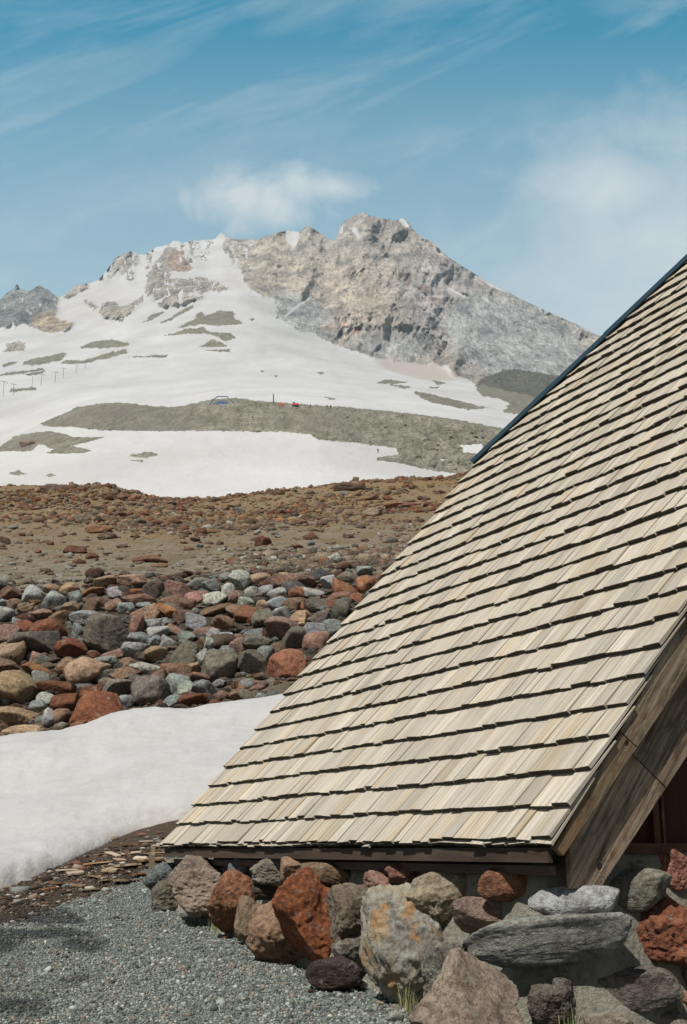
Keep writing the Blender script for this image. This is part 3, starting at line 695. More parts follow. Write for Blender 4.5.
# ------------------------------------------------------------------ boulder foundation wall
bat = .36
top_side, bot_side = .15, .15 - bat
def wall_pt(t, q):
    """t: path along the wall (<0 side under the eave, >0 the gable front); q: 0 top .. 1 bottom"""
    z = -.10 - q * .95
    o = bat * q * (.6 + .4 * q)
    r = .30
    if t < -r: s, g, nx = -t, top_side, (0, -1)
    elif t > r: s, g, nx = gs - .06, t, (-1, 0)
    else:
        f = (t + r) / (2 * r); an = f * math.pi / 2
        nx = (-math.sin(an), -math.cos(an))
        s = (gs - .06 + .18) - .18 * math.sin(an) if f > .5 else (gs - .06 + .18 - .18 * math.sin(an)); g = top_side + .18 - .18 * math.cos(an)
    return s, g, nx, z, o
# explicit rounded path in (s,g)
path = []
for s in np.arange(6.15, .45, -.05): path.append((s, top_side, 0, -1))
for an in np.linspace(0, math.pi / 2, 9): path.append((.22 + .22 - .22 * math.sin(an), top_side + .22 - .22 * math.cos(an), -math.sin(an), -math.cos(an)))
for g in np.arange(top_side + .26, 4.4, .05): path.append((.22, g, -1, 0))
qs = np.linspace(0, 1, 22)
WVv = []
for i, (s, g, ns, ng) in enumerate(path):
    front = -ns
    ztop = -.105 + (.095 * front * sstep(.25, .45, g) if front > 0 else 0)
    for q in qs:
        z = ztop - q * (1.0 + .1 * front)
        o = bat * q * (.55 + .45 * q)
        WVv.append(BF(s + ns * o, g + ng * o, z))
    # top goes back under the house
WVv = np.array(WVv).reshape(len(path), len(qs), 3)
bump_ = .03 * fbm(WVv[..., 0] * 3, WVv[..., 1] * 3, WVv[..., 2] * 3, 4, 201) + .012 * fbm(WVv[..., 0] * 14, WVv[..., 1] * 14, WVv[..., 2] * 14, 3, 203)
nrm = np.array([[(d1 * a + gg * b)] for _, _, a, b in path])
WVv = WVv + nrm * bump_[..., None]
topb = np.array([BF(s - ns * .35, g - ng * .35, 0) for s, g, ns, ng in path]); topb[:, 2] = WVv[:, 0, 2] + .02
WVv = np.concatenate([topb[:, None], WVv], 1)
WF = grid_faces(*WVv.shape[:2])
wall = empty('stone_wall', tuple(BF(3, .1, -.75)), 'mortared boulder foundation wall of mixed red, brown and grey stones under the roof eave', 'stone wall')
def under_wall(o):
    o.parent = wall; o.matrix_parent_inverse = Matrix.Translation(-Vector(wall.location)); return o
WIN = WVv.copy(); WIN[:, :] -= (np.array([(d1 * a + gg * b) * (.035 * max(0, -b)) for _, _, a, b in path]) * 1.0)[:, None]
mort = fast_mesh('mortar', WIN.reshape(-1, 3), WF, None, True); under_wall(mort)
m = NT('mortar'); p = m.pos(); n2 = m.noise(p, 25, 8, .7); n1 = m.noise(p, 4, 5, .6)
m.color(m.mix(m.ramp(n1, [(.35, 0.0), (.65, 1.0)]), m.mix(m.ramp(n2, [(.4, 0.0), (.6, 1.0)]), (.16, .15, .115), (.30, .285, .23)), (.36, .34, .275))); m.bump(n2, 1.0, .06)
mort.data.materials.append(m.m)
WB = BVHTree.FromPolygons(WVv.reshape(-1, 3).tolist(), WF.tolist())
# (x, y, w, h, angle, colour, depth factor, label)
ST = [
 (166,879,36,26,0,(.13,.155,.16),.8,'smooth blue-grey end boulder'),
 (168,895,32,28,20,(.16,.15,.12),.9,'lichen-spotted grey boulder'),
 (203,888,60,48,-10,(.26,.21,.165),.9,'large grey-brown boulder at the wall end'),
 (240,868,20,17,0,(.20,.24,.245),.8,'small blue-grey stone below the eave'),
 (236,901,50,48,35,(.25,.105,.055),.9,'rust red porous boulder'),
 (250,918,26,36,0,(.23,.175,.12),.7,'tan boulder beside the red one'),
 (268,890,27,17,0,(.07,.05,.04),.7,'small dark brown stone'),
 (275,872,40,26,15,(.22,.20,.165),.7,'grey rounded stone under the eave'),
 (303,869,38,20,0,(.30,.20,.13),.6,'tan stone under the eave'),
 (330,874,50,18,-12,(.20,.135,.085),.6,'brown slab under the eave'),
 (287,925,60,66,-25,(.27,.18,.115),.9,'big brown ribbed boulder'),
 (316,922,56,84,32,(.27,.085,.035),.9,'big deep rust-red porous boulder'),
 (363,911,60,48,10,(.17,.135,.10),.85,'dark brown boulder with a hollow face'),
 (386,888,40,22,-15,(.32,.19,.145),.5,'pinkish stone under the eave'),
 (405,873,34,20,0,(.24,.11,.07),.5,'small reddish stone under the eave'),
 (357,951,42,38,0,(.20,.185,.15),.8,'grey-brown boulder above the dark scoria'),
 (413,942,88,100,18,(.30,.30,.265),.75,'huge grey boulder with orange lichen'),
 (448,896,76,50,10,(.29,.25,.175),.55,'yellowish top of the huge grey boulder'),
 (420,895,30,22,0,(.21,.20,.165),.5,'grey stone between pinkish and yellowish stones'),
 (510,885,58,30,-3,(.24,.10,.055),.7,'red-brown stone under the eave corner'),
 (487,914,64,33,5,(.26,.19,.155),.7,'pinkish-brown flat stone'),
 (548,940,150,42,7,(.225,.235,.215),1.0,'long grey overhanging slab'),
 (446,968,50,58,-25,(.20,.195,.165),.6,'grey stone at the slab end'),
 (574,903,80,30,0,(.36,.38,.375),.72,'pale grey slab below the barge board'),
 (630,890,74,38,0,(.20,.195,.155),.8,'triangular grey-brown stone'),
 (634,868,22,16,0,(.24,.22,.18),.5,'small grey stone under the gable wall'),
 (673,871,54,40,-15,(.31,.125,.09),.6,'pinkish-red round stone'),
 (664,928,88,70,-10,(.25,.085,.045),.85,'large red-brown boulder'),
 (626,990,100,42,4,(.17,.15,.13),.75,'dark pitted grey stone'),
 (552,1010,44,44,0,(.15,.125,.105),.8,'dark brown stone at the wall foot'),
 (562,985,18,14,0,(.19,.18,.16),.8,'small grey stone in mortar'),
 (689,978,20,24,0,(.17,.17,.165),.7,'grey stone at the picture edge'),
 (684,998,22,14,0,(.30,.15,.10),.6,'small orange-brown stone'),
 (600,1026,60,22,0,(.26,.23,.18),.7,'tan stone at the wall foot'),
 (668,1022,44,18,0,(.25,.22,.18),.7,'pale tan stone at the wall foot'),
 (597,858,30,14,0,(.22,.21,.18),.5,'grey stone behind the board'),
]
CAMX, CAMU = np.array([1.0, 0, 0]), UP
for i, (x, y, w_, h_, an, col, df, lab) in enumerate(ST):
    hp_, hn_ = hit(x, y, WB)
    if hp_ is None: continue
    r = ray(x, y); L = np.linalg.norm(hp_) / np.linalg.norm(r)
    vd_ = r / np.linalg.norm(r)
    ca, sa_ = math.cos(math.radians(an)), math.sin(math.radians(an))
    axX = RT * ca + UP * sa_; axY = -RT * sa_ + UP * ca
    axX -= vd_ * (axX @ vd_); axX /= np.linalg.norm(axX); axY = np.cross(vd_, axX) * -1; axY /= np.linalg.norm(axY)
    if axY @ UP < 0: axY = -axY
    side = x < 440
    kf = 1.23 if side else 1.12; hw, hh_ = w_ / FPX * L / 2 * kf, h_ / FPX * L / 2 * kf
    dp = (hw if side else min(hw, hh_)) * 1.05 * (df ** .5)
    ctr = hp_ + vd_ * dp * ((-.25 - .35 * (df - .5)) if side else (1.0 - df) * .8)
    if lab.startswith('pale grey slab'): ctr = ctr - vd_ * .17
    if lab.startswith('long grey'): ctr = ctr - vd_ * .08
    o = place_rock('stone', ctr, [axX, axY, vd_], (hw, hh_, dp), 5 if w_ > 30 else 4, 900 + i, ROCKLICH if lab.startswith('huge') else ROCKNEAR, tuple(q * f_ for q, f_ in zip(col, (.92, 1.04, 1.08) if col[0] > col[2] * 2.4 else (1, 1, 1))), None, rough=.20 if w_ < 1.9 * h_ else .10, planes=12, sharp=16, fine=.08 if w_ < 1.9 * h_ else .03, boxy=.90 if w_ < 1.9 * h_ else .72)
    under_wall(o); o['label'] = lab

# loose boulders by the wall
def loose(x, y, w_, h_, col, name, label, cat, seed, an=0, sub=5, mat=ROCKNEAR, sink=.25, yb=None, **k):
    hp_, _ = hit(x, yb if yb else y + h_ * .42)
    L = (hp_ @ FW)
    r = ray(x, y); c = r * L * 1.0
    hw, hh_ = w_ / FPX * L / 2, h_ / FPX * L / 2
    ca, sa_ = math.cos(math.radians(an)), math.sin(math.radians(an))
    ax = [RT * ca + UP * sa_, -RT * sa_ + UP * ca, FW]
    o = place_rock(name, c, ax, (hw, hh_, min(hw, hh_) * 1.1), sub, seed, mat, col, None, **k)
    return tag(o, label, cat)
kb = dict(rough=.14, planes=9, sharp=18, fine=.03)
o = loose(464, 1008, 150, 108, (.26, .21, .165), 'boulder', 'large brown angular boulder standing in front of the wall by the grass tuft', 'boulder', 48, 6, yb=1050, taper=.55, rough=.16, planes=10, sharp=40, fine=.05)
o = loose(334, 974, 58, 34, (.055, .035, .03), 'boulder', 'blackish porous scoria lump on the gravel at the wall foot', 'boulder', 42, yb=990, **kb)
o = loose(361, 985, 14, 10, (.5, .5, .46), 'pebble', 'whitish pebble beside the blackish scoria lump', 'pebble', 43, sub=3)
o = loose(380, 1003, 9, 5, (.36, .30, .22), 'pebble', 'small tan pebble on gravel in front of the huge grey boulder', 'pebble', 44, sub=2)
o = loose(312, 991, 9, 4, (.06, .04, .035), 'pebble', 'small dark flat pebble on the gravel below the rust-red boulder', 'pebble', 45, sub=2)
o = loose(395, 1016, 18, 12, (.30, .31, .28), 'pebble', 'pale grey stone on gravel beside the grass tuft', 'pebble', 46, sub=3)
o = loose(254, 944, 8, 9, (.5, .5, .48), 'pebble', 'white chip of stone at the foot of the ribbed brown boulder', 'pebble', 47, sub=2)

# ================================================================== ROCK PILE
PILE = [
(5,586,12,7,'g'),(8,594,26,14,'b'),(2,603,10,7,'g'),(35,595,22,17,'w'),(51,590,15,10,'t'),(69,590,18,13,'t'),(56,602,19,16,'w'),(76,599,13,14,'g'),(93,593,22,9,'r'),(95,605,24,13,'b'),
(114,606,16,12,'t'),(14,604,12,9,'t'),(25,611,20,10,'t'),(4,615,18,15,'w'),(69,609,18,11,'t'),(40,615,20,9,'p'),(62,619,20,14,'b'),(86,619,28,14,'g'),(20,623,14,8,'g'),(48,631,32,22,'R'),(24,627,18,11,'R'),
(7,633,24,14,'p'),(78,632,16,16,'g'),(34,645,46,24,'d'),(72,649,28,18,'R'),(9,655,30,24,'t'),(110,636,42,34,'d'),(42,659,20,11,'p'),(38,670,28,11,'o'),(4,669,26,16,'b'),(40,681,17,16,'g'),(57,689,36,19,'R'),
(15,690,44,30,'t'),(65,704,24,16,'R'),(46,701,17,13,'w'),(15,718,44,17,'t'),(38,708,15,14,'g'),(50,720,15,19,'w'),(60,718,24,15,'b'),(100,710,52,30,'R'),(92,691,20,10,'R'),(22,731,34,9,'t'),(2,731,12,12,'b'),(80,726,16,9,'r'),
(105,583,20,11,'t'),(132,582,28,14,'t'),(120,579,8,4,'r'),(154,589,18,18,'d'),(178,590,26,17,'p'),(119,594,22,11,'w'),(139,593,16,8,'R'),(140,601,30,12,'b'),(126,609,16,11,'g'),(173,603,26,12,'b'),(144,605,14,6,'g'),
(145,614,26,14,'t'),(137,628,13,22,'p'),(152,624,18,10,'g'),(170,612,26,12,'o'),(184,618,20,13,'b'),(167,623,11,9,'g'),(174,630,16,10,'p'),(158,633,20,11,'w'),(168,643,18,14,'g'),(140,639,22,12,'g'),(155,643,11,13,'g'),
(186,638,16,10,'g'),(136,651,26,16,'g'),(156,656,20,16,'t'),(184,657,27,27,'d'),(114,655,22,9,'p'),(94,656,11,10,'r'),(103,665,26,14,'g'),(86,674,40,26,'t'),(72,668,26,16,'t'),(106,677,16,14,'d'),(128,664,20,11,'b'),
(124,675,28,12,'b'),(146,668,30,9,'w'),(158,678,20,15,'b'),(178,671,32,11,'b'),(118,689,30,19,'d'),(150,693,34,30,'d'),(178,686,24,17,'g'),(175,702,20,12,'g'),(188,701,22,11,'R'),(125,703,19,14,'g'),
(198,584,22,10,'g'),(212,587,19,13,'g'),(226,579,11,11,'g'),(240,582,20,20,'w'),(228,591,13,13,'w'),(259,580,24,12,'t'),(276,581,20,12,'b'),(266,593,14,14,'g'),(278,595,18,11,'w'),(253,594,15,13,'w'),(197,599,20,13,'p'),
(214,599,22,13,'w'),(234,598,13,12,'p'),(216,611,36,9,'b'),(248,603,18,9,'w'),(263,606,13,10,'t'),(277,604,20,12,'g'),(188,605,14,10,'b'),(235,613,18,13,'b'),(247,616,22,18,'r'),(196,623,20,16,'g'),(223,625,19,16,'b'),
(264,620,22,18,'d'),(281,615,16,13,'w'),(283,631,34,22,'p'),(204,632,20,10,'p'),(214,636,14,13,'w'),(226,640,17,13,'g'),(240,638,12,8,'p'),(254,635,19,9,'g'),(258,645,26,18,'d'),(243,647,22,15,'p'),(203,644,13,13,'b'),
(211,646,15,15,'w'),(228,652,18,10,'g'),(202,660,12,18,'g'),(220,667,38,28,'d'),(253,665,32,25,'d'),(266,655,17,15,'g'),(277,651,15,13,'b'),(286,667,36,27,'r'),(194,669,11,11,'t'),(184,674,14,15,'b'),(198,679,24,12,'b'),
(204,690,24,18,'g'),(218,684,14,8,'g'),(186,692,15,17,'g'),(192,701,24,13,'R'),(224,697,16,11,'b'),(248,695,15,12,'d'),(237,697,14,10,'b'),(241,689,9,7,'r'),(257,688,15,6,'p'),(262,697,12,7,'g'),
(300,583,26,15,'p'),(297,594,15,13,'r'),(317,579,13,10,'g'),(330,575,15,6,'r'),(329,585,15,16,'w'),(347,579,24,12,'d'),(364,572,14,12,'g'),(345,589,24,13,'r'),(365,586,16,17,'o'),(313,594,24,9,'w'),(338,598,24,10,'b'),
(356,599,14,10,'r'),(293,605,20,14,'b'),(304,607,7,9,'r'),(321,606,28,13,'d'),(342,611,18,22,'d'),(301,619,22,15,'t'),(320,619,23,14,'d'),(317,631,28,14,'g'),(295,640,21,22,'d'),(316,642,24,17,'p'),(303,659,8,8,'g'),
(334,628,20,14,'g'),(378,580,16,12,'b'),(300,577,12,6,'g'),(282,576,12,6,'t')]
def size_word(w_):
    return 'big' if w_ >= 30 else ('mid-sized' if w_ >= 17 else 'small')
ORD = ['', 'second', 'third', 'fourth', 'fifth', 'sixth', 'seventh', 'eighth', 'ninth', 'tenth', 'eleventh', 'twelfth', 'thirteenth']
def assign_labels(items, fmt_one, fmt_many):
    """items: (object, key, x); key -> text; those with one key are told apart by their order from the left"""
    by = {}
    for o, k_, x in items: by.setdefault(k_, []).append((x, o))
    for k_, l in by.items():
        l.sort(key=lambda q: q[0])
        for i, (x, o) in enumerate(l):
            if len(l) == 1: t = fmt_one(k_)
            elif i == 0: t = fmt_many('leftmost', k_)
            elif i == len(l) - 1: t = fmt_many('rightmost', k_)
            else: t = fmt_many(ORD[i] + ' from left', k_)
            o['label'] = t
items = []
for i, (x, y, w_, h_, c) in enumerate(PILE):
    hp_, _ = hit(x, y + h_ * .25)
    if hp_ is None: continue
    L = hp_ @ FW; rr = np.random.RandomState(3000 + i)
    r = ray(x, y); ctr = r * (L - .02)
    hw, hh_ = w_ / FPX * L / 2 * 1.2, h_ / FPX * L / 2 * 1.28
    an = rr.uniform(-.25, .25); ca, sa_ = math.cos(an), math.sin(an)
    ax = [RT * ca + UP * sa_, -RT * sa_ + UP * ca, FW]
    col = np.array(PAL[c]) * (np.array([1.12, 1.02, .92]) if c in 'rRbto' else np.array([.98, 1.02, 1.05]) if c in 'gw' else 1) * rr.uniform(.8, 1.2) * rr.uniform(.94, 1.06, 3)
    o = place_rock('boulder', ctr, ax, (hw, hh_, (hw * hh_) ** .5 * 1.05), 3 if w_ < 26 else 4, 500 + i, ROCK, col, None, rough=.10, planes=rr.randint(8, 14), sharp=rr.choice([40, 70, 110]), fine=.045, boxy=.88, dmin=.40)
    tag(o, None, 'boulder', 'boulders piled on the bank above the near snow patch')
    topy = np.interp(x, [0, 100, 200, 300, 370], [588, 580, 576, 573, 568]); boty = np.interp(x, [0, 60, 100, 150, 190, 270, 330], [737, 731, 720, 709, 709, 698, 684])
    f = (y - topy) / (boty - topy)
    row = 'along the top' if f < .16 else 'in the upper part' if f < .42 else 'in the middle' if f < .7 else 'in the lower part' if f < .88 else 'beside the snow at the foot'
    items.append((o, (size_word(w_), CNAME[c], row), x))
assign_labels(items, lambda k_: f'the only {k_[0]} {k_[1]} rock {k_[2]} of the rock pile', lambda w_, k_: f'{w_}, {k_[0]} {k_[1]} rock {k_[2]} of the rock pile')

# slope boulders one can tell apart
SL = [(4,541,14,11,'b'),(14,527,8,6,'g'),(98,529,30,10,'o'),(108,536,20,7,'b'),(53,488,26,10,'b'),(38,551,8,5,'r'),(45,571,14,7,'b'),(72,565,10,5,'b'),(75,549,24,9,'R'),(92,556,14,8,'R'),(120,515,12,7,'r'),(100,508,10,5,'b'),
(138,522,18,10,'d'),(155,523,18,7,'R'),(173,521,20,10,'r'),(113,508,12,6,'r'),(88,514,10,5,'b'),(145,514,12,5,'R'),(150,506,12,6,'b'),(105,536,16,6,'o'),(86,502,10,5,'b'),(195,539,10,7,'b'),(187,533,10,6,'R'),(184,542,8,4,'o'),
(62,534,10,5,'r'),(22,534,8,4,'r'),(30,560,8,4,'b'),(150,559,36,10,'r'),(160,565,18,5,'o'),(222,549,10,5,'w'),(220,543,8,5,'b'),(263,541,17,13,'R'),(298,547,11,8,'r'),(263,562,12,9,'b'),(232,561,14,9,'r'),(350,565,10,6,'g'),
(222,557,6,4,'g'),(240,510,14,7,'g'),(226,509,8,5,'b'),(253,519,16,6,'b'),(258,512,12,6,'r'),(280,512,10,7,'r'),(318,504,12,5,'b'),(350,487,34,9,'b'),(372,512,22,9,'t'),(392,506,14,6,'t'),(411,506,20,7,'r'),(400,505,34,7,'o'),
(430,505,16,8,'R'),(372,497,14,8,'r'),(388,498,10,6,'R'),(404,491,14,6,'b'),(345,493,10,5,'g'),(330,495,12,6,'b'),(302,500,10,6,'r'),(285,526,20,7,'t'),(340,512,10,6,'b'),(348,536,12,6,'p'),(311,543,8,6,'g'),(330,520,12,5,'b'),
(205,497,16,6,'b'),(190,500,14,6,'R'),(170,499,12,6,'b'),(172,504,10,6,'k'),(130,503,14,5,'b'),(120,497,12,5,'r'),(20,500,12,4,'b'),(36,508,10,4,'t'),(200,546,7,4,'g'),(212,531,10,5,'o'),(230,528,12,5,'b'),(250,548,8,4,'b'),
(300,522,14,6,'R'),(320,530,9,4,'b'),(278,536,8,4,'g'),(60,575,8,4,'w'),(95,572,10,5,'t'),(20,577,10,5,'b'),(180,564,9,4,'w'),(205,568,8,4,'t'),(122,546,12,5,'b'),(135,536,10,4,'r'),(50,543,9,5,'r'),(12,564,9,4,'w'),
(420,520,10,5,'b'),(395,528,9,4,'r'),(365,540,9,4,'b'),(440,492,12,5,'R'),(425,498,12,5,'b'),(300,560,8,3,'t'),(330,556,8,3,'b')]
items = []
for i, (x, y, w_, h_, c) in enumerate(SL):
    hp_, _ = hit(x, y + h_ * .3)
    if hp_ is None or hp_[1] > 110: continue
    L = hp_ @ FW; rr = np.random.RandomState(7000 + i)
    r = ray(x, y + h_ * .12); ctr = r * (L - .02)
    hw, hh_ = w_ / FPX * L / 2, h_ / FPX * L / 2 * 1.15
    col = np.array(PAL[c]) * rr.uniform(.7, .95)
    o = place_rock('boulder', ctr, [RT, UP, FW], (hw, hh_, (hw * hh_) ** .5 * 1.1), 3, 1500 + i, ROCK, col, None, rough=.14, planes=11, sharp=14, fine=.02)
    tag(o, None, 'boulder', 'boulders strewn over the brown slope above the rock pile')
    row = 'just under the slope crest' if y < 507 else 'on the upper slope' if y < 527 else 'half way up the slope' if y < 550 else 'at the slope foot above the rock pile'
    items.append((o, ('big' if w_ >= 22 else 'mid-sized' if w_ >= 12 else 'small', CNAME[c], row), x))
assign_labels(items, lambda k_: f'the only {k_[0]} {k_[1]} rock {k_[2]}', lambda w_, k_: f'{w_}, {k_[0]} {k_[1]} rock {k_[2]}')

# ------------------------------------------------------------------ scree (uncountable small stones)
def scatter(name, n, gen, sub, mat, kind='stuff', seed=1, flat=.7):
    r = np.random.RandomState(seed)
    P, S, Ccol = gen(r, n)
    n = len(P)
    kinds = [rock_shape(sub, seed * 31 + j, rough=.15, planes=8, sharp=14) for j in range(12)]
    nv = len(kinds[0][0]); nf = len(kinds[0][1])
    V = np.empty((n, nv, 3)); ang = r.uniform(0, 2 * np.pi, n)
    idx = r.randint(0, 12, n)
    base = np.stack([k_[0] for k_ in kinds])[idx]
    sx = S * r.uniform(.8, 1.3, n); sy = S * r.uniform(.7, 1.2, n); sz = S * r.uniform(.4, .9, n) * flat / .7
    bx, by, bz = base[..., 0] * sx[:, None], base[..., 1] * sy[:, None], base[..., 2] * sz[:, None]
    ca, sa_ = np.cos(ang)[:, None], np.sin(ang)[:, None]
    V[..., 0] = bx * ca - by * sa_ + P[:, 0:1]; V[..., 1] = bx * sa_ + by * ca + P[:, 1:2]; V[..., 2] = bz + P[:, 2:3] + (sz * .35)[:, None]
    F = (kinds[0][1][None] + (np.arange(n) * nv)[:, None, None]).reshape(-1, 3)
    o = fast_mesh(name, V.reshape(-1, 3), F, mat, False)
    color_attr(o, 'tone', np.repeat(Ccol, nv, 0)); tag(o, kind=kind)
    return o
def pal(r, n, keys, wts, lo=.75, hi=1.15):
    c = np.array([PAL[k_] for k_ in keys]); w_ = np.array(wts, float); w_ /= w_.sum()
    return c[r.choice(len(keys), n, p=w_)] * r.uniform(lo, hi, (n, 1))
def gen_slope(r, n):
    Y = 31.5 + (78 - 31.5) * r.uniform(0, 1, n) ** .9; a = r.uniform(-.5, .24, n); X = a * Y
    dens = fbm(X * .16, Y * .16, o=4, seed=55); keep = r.uniform(0, 1, n) < np.clip(.42 - .14 * sstep(40, 56, Y) + dens * 1.1, .08, 1)
    X, Y = X[keep], Y[keep]
    S = np.exp(r.normal(math.log(.034), .8, len(X))) * (1 + .5 * sstep(40, 70, Y)); S = np.minimum(S, .30)
    P = np.stack([X, Y, hill_z(X, Y)], 1)
    P[:, 2] -= S * .25
    up_ = sstep(42, 56, Y + r.normal(0, 4, len(Y)))[:, None]
    return P, S, pal(r, len(X), 'tdbwro', [6, 3, 2.5, 1.6, 1.0, .7], .65, 1.05) * (1 - up_) + pal(r, len(X), 'bRrotdk', [5, 2, 1.6, 1.6, 3.4, 2.0, .8], .65, 1.05) * np.array([1.06, .98, .82]) * up_
scatter('scree', 110000, gen_slope, 0, SCREE, seed=3)['label'] = 'loose brown and grey scree over the slope'
def gen_fill(r, n):
    Y = r.uniform(23.2, 32.2, n); a = r.uniform(-.6, .12, n); X = a * Y
    S = np.exp(r.normal(math.log(.09), .4, n)) * np.where((a < -.30) | (a > .05), 2.0, 1.0); P = np.stack([X, Y, hill_z(X, Y) - .03], 1)
    return P, S, pal(r, n, 'bRrtgdk', [4, 1.5, 2, 2, 3, 4, 1], .35, .75)  # rubble toned dark so the gaps between boulders look shaded
scatter('rubble', 5600, gen_fill, 2, SCREE, seed=5)['label'] = 'small rubble filling the gaps of the rock pile'
GRV = [(.10, .115, .10), (.165, .18, .158), (.235, .25, .22), (.36, .37, .33), (.20, .155, .115), (.055, .06, .052)]
def gen_gravel(r, n):
    Y = 5.0 + 9.0 * r.uniform(0, 1, n) ** 1.1; a = r.uniform(-.46, .10, n); X = a * Y
    S = np.exp(r.normal(math.log(.0045), .42, n)) * (1 + .03 * Y)
    q = np.stack([X, Y, hill_z(X, Y)], 1)
    c = np.array(GRV)[r.choice(6, n, p=[.26, .30, .2, .05, .09, .1])] * r.uniform(.8, 1.2, (n, 1))
    # wet stones are darker
    dep = q[:, 1] * cP + q[:, 2] * sP; x_ = 343.5 + FPX * q[:, 0] / dep; y_ = 512 - FPX * (-q[:, 1] * sP + q[:, 2] * cP) / dep
    nz_ = fbm(X * 1.6, Y * 1.6, o=5, seed=31); nzw = fbm(X * 2.6, Y * 2.6, o=5, seed=33)
    w_ = np.clip(2.2 * blob(x_, y_, 15, 925, 75, 35) + 1.2 * blob(x_, y_, 70, 935, 55, 22, .35) + 1.1 * blob(x_, y_, 0, 1000, 60, 55) + .9 * blob(x_, y_, 60, 985, 60, 14, -.2), 0, 1.6)
    w_ = sstep(.25, 1.2, w_ * (.95 + 1.5 * nzw)) * (.6 + .4 * r.uniform(0, 1, n))
    so_ = np.clip(2.5 * blob(x_, y_, 90, 862, 95, 34, -.35) + 2.0 * blob(x_, y_, 20, 900, 75, 22, -.3) + 2 * blob(x_, y_, 160, 840, 60, 18), 0, 1.5); so_ = sstep(.25, .6, so_ + nz_ * .3)
    c = c * (1 - .72 * w_)[:, None]; cs = np.array((.055, .04, .028))[None] * r.uniform(.4, 2.0, (n, 1)); c = c * (1 - so_)[:, None] + cs * so_[:, None]
    keep = r.uniform(0, 1, n) > w_ * .5
    return q[keep], S[keep], c[keep]
m = NT('gravel_stone'); m.color(m.attr('tone')); m.b.inputs['Roughness'].default_value = .9
scatter('gravel', 140000, gen_gravel, 0, m.m, seed=9, flat=.9)['label'] = 'blue-grey crushed gravel'

# ------------------------------------------------------------------ driftwood and shingle scraps
SCRAPW = wood_mat('scrap_wood', (.16, .12, .09), (.46, .40, .31), (.30, .17, .08), 30, False)
def scrap(x, y, wpx, hpx, ang, tone, seed, stand=False):
    hp_, hn_ = hit(x, y)
    L = hp_ @ FW; l = wpx / FPX * L; b = hpx / FPX * L * (2.1 if not stand else 1)
    r = random.Random(seed)
    if stand: ax = Vector((0, -.25, 1)).normalized(); sd = Vector((1, .15, 0)).normalized()
    else:
        a = math.radians(ang) ; ax = Vector((math.cos(a), math.sin(a) * 1.8, math.sin(a) * .35 + r.uniform(-.08, .08))).normalized(); sd = Vector((-ax.y, ax.x, r.uniform(-.15, .15))).normalized()
    up = ax.cross(sd); th = max(.007, b * .11)
    mb = MBld(); n = 5; c = Vector(hp_) + Vector((0, 0, (l * .4 if stand else th + .012)))
    j = [(r.uniform(-.06, .06) * b, r.uniform(.75, 1) * b) for _ in range(n + 1)]
    V = []; F = []; G = []
    for i in range(n + 1):
        t = (i / n - .5) * l; o_, bw = j[i]; bd = math.sin(i / n * math.pi) * th * .15
        for (sb, su) in ((-1, -1), (1, -1), (1, 1), (-1, 1)):
            q = c + ax * (t + (r.uniform(-.04, .04) * l if i in (0, n) else 0)) + sd * (sb * bw / 2 + o_) + up * (su * th / 2 + bd)
            V.append(q); G.append((sb * bw / 2 + seed, t + seed * 2, 0))
    for i in range(n):
        for k_ in range(4): F.append((i * 4 + k_, i * 4 + (k_ + 1) % 4, (i + 1) * 4 + (k_ + 1) % 4, (i + 1) * 4 + k_))
    F += [(3, 2, 1, 0), (n * 4, n * 4 + 1, n * 4 + 2, n * 4 + 3)]
    o = mesh_obj('wood_scrap', V, F, SCRAPW)
    a_t = o.data.attributes.new('grain', 'FLOAT_VECTOR', 'POINT'); a_t.data.foreach_set('vector', np.array(G, np.float32).ravel())
    color_attr(o, 'tone', np.array([tone] * len(V), np.float32))
    return o
WHT, PT, BRN, ORN, DK = (1.5, 1.5, 1.45), (1.3, 1.15, .9), (.6, .46, .34), (.8, .45, .27), (.35, .28, .22)
SCR = [(68,872,24,4,-4,WHT,'whitish'),(113,856,20,4,-28,WHT,'whitish'),(97,866,26,6,6,PT,'tan'),(75,876,16,8,10,(1.0,1.0,.95),'grey'),(131,855,18,4,15,WHT,'whitish'),(140,861,13,7,0,(1.7,1.7,1.7),'whitish'),
(127,869,26,9,8,(1.3,1.25,1.15),'tan'),(112,873,14,9,40,(.9,.85,.75),'grey'),(138,877,16,6,20,ORN,'orange-brown'),(122,884,16,9,0,(.8,.8,.7),'grey'),(96,879,18,5,-25,BRN,'brown'),(104,883,12,6,30,PT,'tan'),
(88,862,16,4,0,DK,'dark'),(150,863,26,9,10,(1.0,.9,.72),'tan'),(155,855,22,4,8,PT,'tan'),(146,843,14,3,3,WHT,'whitish'),(160,848,16,4,-4,(1,.95,.9),'grey'),(60,886,18,5,12,BRN,'brown'),(50,891,14,5,20,ORN,'orange-brown'),
(40,880,16,4,8,DK,'dark'),(78,888,14,5,-10,BRN,'brown'),(90,892,16,5,12,(.9,.85,.7),'grey'),(66,894,10,4,30,DK,'dark'),(142,836,10,4,-10,ORN,'orange-brown'),(130,846,14,3,20,BRN,'brown'),(112,848,12,3,-15,DK,'dark'),
(100,856,10,3,20,BRN,'brown'),(230,938,22,3,40,(.9,.55,.35),'brown'),(224,929,20,2,8,(1.2,.95,.5),'straw'),(120,862,10,5,-30,(1.2,1.1,1),'tan'),(84,870,12,4,35,ORN,'orange-brown'),(134,882,10,4,0,BRN,'brown')]
items = []
